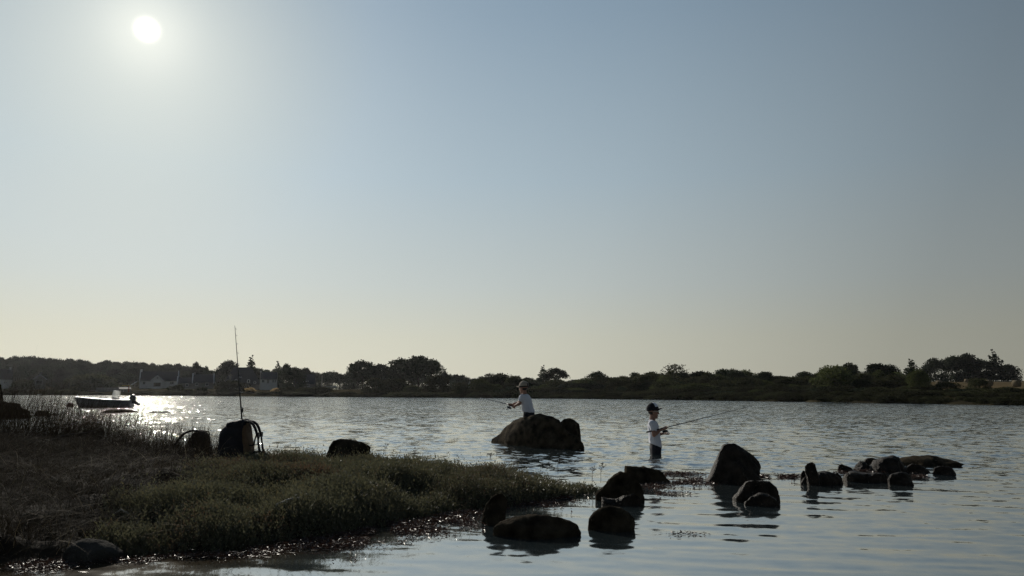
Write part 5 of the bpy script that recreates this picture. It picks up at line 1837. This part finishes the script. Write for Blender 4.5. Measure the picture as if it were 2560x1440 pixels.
def build_purslane():
    r = np.random.default_rng(21)
    X, Y = scatter(120000, -4.6, 1.3, 4.6, 10.6, r, 0.02)
    k = grass_split(X, Y) < 0.25 * r.random(len(X))
    X, Y = X[k], Y[k]
    dens = vnoise(X, Y, 3.0, 9)
    k = r.random(len(X)) < 0.45 + 0.75 * dens
    X, Y = X[k], Y[k]
    n = len(X)
    Z = bank_z(X, Y)
    hgt = (0.06 + 0.13 * vnoise(X, Y, 2.6, 10) ** 1.3 + 0.06 * r.random(n) ** 2) * np.clip(bank_inside(X, Y) / .25 + .35, .3, 1)
    hgt = hgt * np.interp(X, [-1.2, .3, 1.2], [1, .8, .5]) * pack_gap(X, Y) * np.where(r.random(n) < .05, 1.7, 1)
    patch = np.clip(0.15 + 0.7 * vnoise(X, Y, 1.1, 11) + 0.5 * (vnoise(X, Y, 3.4, 12) - .5), 0, 1)
    Vs, Ts = [], []
    lean = r.normal(0, .28, (n, 2))
    NL = 7
    for j in range(NL):
        t = (j + .6 * r.random(n)) / NL
        P = np.stack([X + lean[:, 0] * hgt * t, Y + lean[:, 1] * hgt * t, Z + hgt * t], 1)
        a = j * 2.4 + r.random(n) * 2
        A = unit(np.stack([np.cos(a) * .8 + lean[:, 0], np.sin(a) * .8 + lean[:, 1], 0.5 + 0.9 * t], 1))
        L = (0.020 + 0.018 * r.random(n)) * (1.15 - .4 * t)
        V, _ = leaf_quads(P, A, L, L * .42, r)
        Vs.append(V)
        Ts.append(np.clip(patch + .18 * r.normal(size=n), 0, 1))
    V = np.concatenate(Vs)
    q = np.arange(len(V)).reshape(-1, 4)
    tag(link('marsh_plants', new_mesh('marsh_plants', V, q, M_GLASSWORT, tint=np.concatenate(Ts))), 'low green and russet marsh plants covering the tongue of land', 'plants', kind='stuff')


def pack_gap(X, Y):
    return 1 - .62 * np.clip(1.25 - np.hypot((X + 3.42) / .55, (Y - 9.0) / .62), 0, 1) ** .5


def blades(X, Y, Z, H, W, lean, droop, r, tint, name, label, m=M_GRASS, nseg=4):
    n = len(X)
    d = unit(np.concatenate([lean, np.zeros((n, 1))], 1) + 1e-6)
    mag = np.linalg.norm(lean, axis=1)
    S = np.stack([-d[:, 1], d[:, 0], np.zeros(n)], 1)
    tw = r.normal(0, .9, n)
    S = S * np.cos(tw)[:, None] + d * np.sin(tw)[:, None]
    rows = []
    for i in range(nseg + 1):
        t = i / nseg
        hor = H * (mag * t + droop * t ** 2.5)
        ver = H * (t - .55 * droop * t ** 3) / np.sqrt(1 + mag ** 2)
        C = np.stack([X, Y, Z + ver], 1) + d * hor[:, None]
        w = (W * (1 - t * .92) * .5)[:, None]
        rows.append((C - S * w, C + S * w))
    V = np.stack([p for rw in rows for p in rw], 1)
    base = np.arange(n)[:, None, None] * (2 * (nseg + 1))
    q = np.array([[2 * i, 2 * i + 1, 2 * i + 3, 2 * i + 2] for i in range(nseg)])[None]
    q = (base + q).reshape(-1, 4)
    return tag(link(name, new_mesh(name, V.reshape(-1, 3), q, m, tint=np.repeat(tint, nseg))), label, 'grass', kind='stuff')


def build_grass():
    r = np.random.default_rng(31)
    X, Y = scatter(110000, -12, -2.3, 4.4, 13, r, .03)
    k = grass_split(X, Y) > -.15 * r.random(len(X))
    # leave room for the packs
    k &= r.random(len(X)) < .35 + .9 * vnoise(X, Y, 2.4, 14)
    X, Y = X[k], Y[k]
    n = len(X)
    H = 0.10 + 0.22 * vnoise(X, Y, 1.7, 15) + .14 * r.random(n)
    H *= np.clip(bank_inside(X, Y) / .4 + .3, .3, 1) * pack_gap(X, Y)
    blades(X, Y, bank_z(X, Y) - .01, H, .0035 + .003 * r.random(n), r.normal(0, .5, (n, 2)) + np.array([.15, 0]), .3 + .5 * r.random(n), r,
           np.clip(.35 + .25 * r.normal(size=n), 0, 1), 'marsh_grass', 'matted brown marsh grass on the left of the bank')
    # tall thin reeds standing along the back of the bank
    X = np.concatenate([r.uniform(-11, -5.4, 6500), r.uniform(-6.5, -3.5, 3500)])
    yn, yf = bank_edges(X)
    Y = yf - .25 - np.abs(r.normal(0, .75, len(X)))
    n = len(X)
    H = np.interp(X, [-11, -7.2, -6, -4.9, -4.2, -3.5], [1.15, 1.12, .84, .68, .60, .40]) * (.55 + .6 * r.random(n)) * (.7 + .5 * vnoise(X, Y, 1.6, 16))
    blades(X, Y, bank_z(X, Y) - .01, H, .0032 + .0025 * r.random(n), r.normal(0, .16, (n, 2)) + np.array([.07, 0]), .22 * r.random(n), r,
           np.clip(.25 + .2 * r.normal(size=n), 0, 1), 'reeds', 'tall thin dark reeds along the back of the grassy bank')
    # pale dead stalks catching the light
    X, Y = scatter(1500, -8, -2.2, 4.8, 10.5, r, .15)
    k = grass_split(X, Y) > -.25
    X, Y = X[k], Y[k]
    n = len(X)
    blades(X, Y, bank_z(X, Y), .2 + .3 * r.random(n), .004 + .003 * r.random(n), r.normal(0, .8, (n, 2)) + np.array([.4, 0]), .5 + .4 * r.random(n), r,
           np.clip(.85 + .15 * r.normal(size=n), 0, 1), 'dead_stalks', 'pale dead grass stalks arching over the brown grass')
    # scattered stalks in the green part
    X, Y = scatter(1500, -3.2, 1.1, 5.2, 10.2, r, .1)
    n = len(X)
    blades(X, Y, bank_z(X, Y), .16 + .2 * r.random(n), .003 + .002 * r.random(n), r.normal(0, .6, (n, 2)), .3 * r.random(n), r,
           np.clip(.7 + .2 * r.normal(size=n), 0, 1), 'grass_stalks', 'thin loose grass stalks among the green marsh plants')


build_purslane()
build_grass()

# grass in front of the packs, leaning stalks
def sprig(px, py, h_px, z, seed, label):
    """dry sea lavender stalk with a forked seed head"""
    r = random.Random(seed)
    c = at(px, py, z)
    k = c[1] / F
    H = h_px * k
    o = empty('seed_stalk', c)
    tag(o, label, 'plant', 'dry seed stalks standing above the marsh plants')
    mb = MB().tube([(0, 0, -.05), (.01 * r.uniform(-1, 1), 0, H * .5), (.02, 0, H * .75)], [.003, .0025, .002], 5)
    hd = MB()
    for i in range(7):
        a, q = r.uniform(0, 6.28), r.uniform(.1, .3) * H
        s = r.uniform(.4, .75)
        e = (.02 * s + q * math.cos(a), q * math.sin(a) * .6, H * (s + r.uniform(.12, .28)))
        mb.tube([(.02 * s, 0, H * s), e], [.0018, .0012], 4)
        for j in range(4):
            hd.ellipsoid((e[0] + r.uniform(-.012, .012), e[1] + r.uniform(-.01, .01), e[2] + r.uniform(-.008, .012)), (.006, .005, .004), 6, 4)
    mb.build('stalk', M_TWIG, o)
    hd.build('seed_head', M_TWIG, o)


for i, (px, py, h, lb) in enumerate(((1502, 1196, 38, 'forked seed stalk nearest the tip of the marsh tongue'), (1480, 1192, 26, 'short seed stalk left of the forked one at the marsh tip'), (1395, 1175, 30, 'dry seed stalk right of the middle of the marsh edge'),
                                     (1036, 1150, 30, 'seed stalk with small head right of the rock among the plants'), (960, 1150, 40, 'thin seed stalk close to the right of the rock among the plants'), (760, 1150, 28, 'seed stalk between the black backpack and the rock'), (1225, 1160, 30, 'bare leaning stalk in the middle of the marsh edge'))):
    sprig(px, py, h, .16, i + 5, lb)


def branch(name, label, pts, rad, twigs, m, cat):
    c = Vector(pts[0])
    o = empty(name, c)
    tag(o, label, cat)
    MB().tube([Vector(p) - c for p in pts], rad, 7).build('stem', m, o, True)
    for tp_ in twigs:
        MB().tube([Vector(p) - c for p in tp_], [rad[-1] * 1.2] + [rad[-1] * .8] * (len(tp_) - 1), 6).build('twig', m, o, True)
    return o


g = lambda px, py, Y=9.6: at_y(px, py, Y)
branch('dead_branch', 'bare crooked dead branch lying across the reeds before the glitter', [g(112, 1108), g(150, 1092), g(180, 1085), g(215, 1082), g(245, 1072), g(263, 1062)], [.014, .012, .011, .009, .007, .004],
       [[g(130, 1100), g(150, 1082), g(165, 1068), g(173, 1056)], [g(165, 1088), g(190, 1070), g(210, 1058), g(232, 1046)], [g(150, 1068), g(165, 1070), g(180, 1060), g(202, 1053)]], M_TWIG, 'branch')
branch('dead_branch', 'short dark stick poking out of the water left of the motor boat', [at_y(118, 1037, 22), at_y(130, 1036, 22), at_y(152, 1037, 22)], [.03, .03, .015], [[at_y(130, 1036, 22), at_y(136, 1041, 22)]], M_TWIG, 'branch')


def bank_at(px, py, dz=0.05):
    """where the bank surface is seen at this pixel"""
    for Y in np.linspace(3.5, 13, 500):
        p_ = at_y(px, py, Y)
        if p_[2] < float(bank_z(p_[0], p_[1])) + dz:
            break
    return p_


a, b = bank_at(690, 1262, .12), bank_at(755, 1243, .12)
branch('driftwood', 'bleached forked driftwood stick lying on the green marsh plants', [a, (Vector(a) + Vector(b)) / 2 + Vector((0, 0, .01)), b], [.008, .011, .006], [[(Vector(a) + Vector(b)) / 2, bank_at(742, 1236, .15)], [(Vector(a) * .6 + Vector(b) * .4), bank_at(718, 1256, .13)]], M_DRIFT, 'driftwood')
a, b = bank_at(280, 1290, .1), bank_at(322, 1284, .1)
branch('driftwood', 'small curved bleached stick in the brown grass', [a, (Vector(a) + Vector(b)) / 2 + Vector((0, 0, .04)), b], [.006, .009, .006], [[b, bank_at(331, 1290, .1)]], M_DRIFT, 'driftwood')

# ------------------------------------------------------------------ floating weed
def weed(name, label, polys, n, size, r, hmax=.03):
    P = []
    for (cx_, cy_), (rx_, ry_), cnt in polys:
        c = at(cx_, cy_, 0)
        e = at(cx_ + rx_, cy_, 0)
        f1, f2 = at(cx_, cy_ - ry_, 0), at(cx_, cy_ + ry_, 0)
        k = int(n * cnt)
        q = r.normal(0, .48, (k, 2))
        P.append(np.stack([c[0] + q[:, 0] * abs(e[0] - c[0]), c[1] + q[:, 1] * abs(f1[1] - f2[1]) / 2, np.abs(r.normal(0, .35, k)) * hmax - .004], 1))
    P = np.concatenate(P)
    nn = vnoise(P[:, 0], P[:, 1], 7.0, 30)
    P = P[nn > .36]
    k = len(P)
    A = unit(np.stack([r.normal(size=k), r.normal(size=k), .35 * np.abs(r.normal(size=k))], 1))
    L = size * (.4 + .9 * r.random(k))
    W_ = L * .4
    st_ = r.random(k) < .35
    L, W_ = np.where(st_, L * 2.6, L), np.where(st_, L * .22, W_)
    A[st_, 2] *= .2
    V, q = leaf_quads(P, unit(A), L, W_, r)
    V[:, 2] = np.maximum(V[:, 2], .0) + .004
    tag(link(name, new_mesh(name, V, q, M_WEED, tint=r.random(k))), label, 'seaweed', kind='stuff')


rw = np.random.default_rng(41)
weed('seaweed', 'wet reddish seaweed washed against the near edge of the marsh', [((1060, 1312), (120, 22), .35), ((930, 1335), (120, 20), .3), ((800, 1362), (110, 14), .2), ((1150, 1290), (70, 14), .15)], 24000, .022, rw, .04)
weed('seaweed', 'glinting wet weed along the dark water edge in the lower left corner', [((90, 1416), (100, 14), .35), ((330, 1402), (130, 7), .2), ((520, 1390), (120, 8), .3), ((660, 1378), (80, 9), .15)], 6500, .02, rw, .03)
weed('seaweed', 'dark seaweed in the shallow inlet by the small dark rock', [((1330, 1257), (75, 14), .6), ((1420, 1245), (60, 9), .4)], 4500, .028, rw, .03)
weed('seaweed', 'brown seaweed mats floating between the marsh tip and the tall boulder', [((1700, 1186), (60, 6), .3), ((1720, 1208), (60, 7), .35), ((1640, 1216), (50, 9), .2), ((1680, 1236), (50, 5), .07), ((1745, 1200), (40, 6), .08)], 5200, .028, rw, .03)
weed('seaweed', 'floating seaweed line between the tall boulder and the knobbed rock', [((1950, 1192), (60, 5), .7), ((1910, 1196), (40, 5), .3)], 3000, .035, rw, .03)
weed('seaweed', 'seaweed hanging on the rocks of the rock row', [((2160, 1181), (60, 3), .5), ((2120, 1186), (30, 4), .2), ((2300, 1196), (25, 3), .3)], 1800, .03, rw, .06)
weed('seaweed', 'small scraps of weed adrift in the calm water', [((1720, 1335), (60, 6), .35), ((850, 1400), (40, 4), .3), ((2370, 1228), (30, 2), .15), ((1700, 1218), (60, 12), .2)], 240, .03, rw, .008)

# ------------------------------------------------------------------ evening haze over the inlet
hz = MB().box((-700, -30, -2.6), (700, 700, 40))
M_HAZE = bpy.data.materials.new('evening haze')
M_HAZE.use_nodes = True
_t = M_HAZE.node_tree
_t.nodes.remove(_t.nodes['Principled BSDF'])
_v = _t.nodes.new('ShaderNodeVolumePrincipled')
_v.inputs['Color'].default_value = (0.92, 0.93, 0.95, 1)
_v.inputs['Density'].default_value = 0.00008
_v.inputs['Anisotropy'].default_value = 0.45
_t.links.new(_v.outputs[0], _t.nodes['Material Output'].inputs['Volume'])
hzo = hz.build('haze', M_HAZE)
tag(hzo, 'thin sunlit evening haze paling the far shore', kind='stuff')
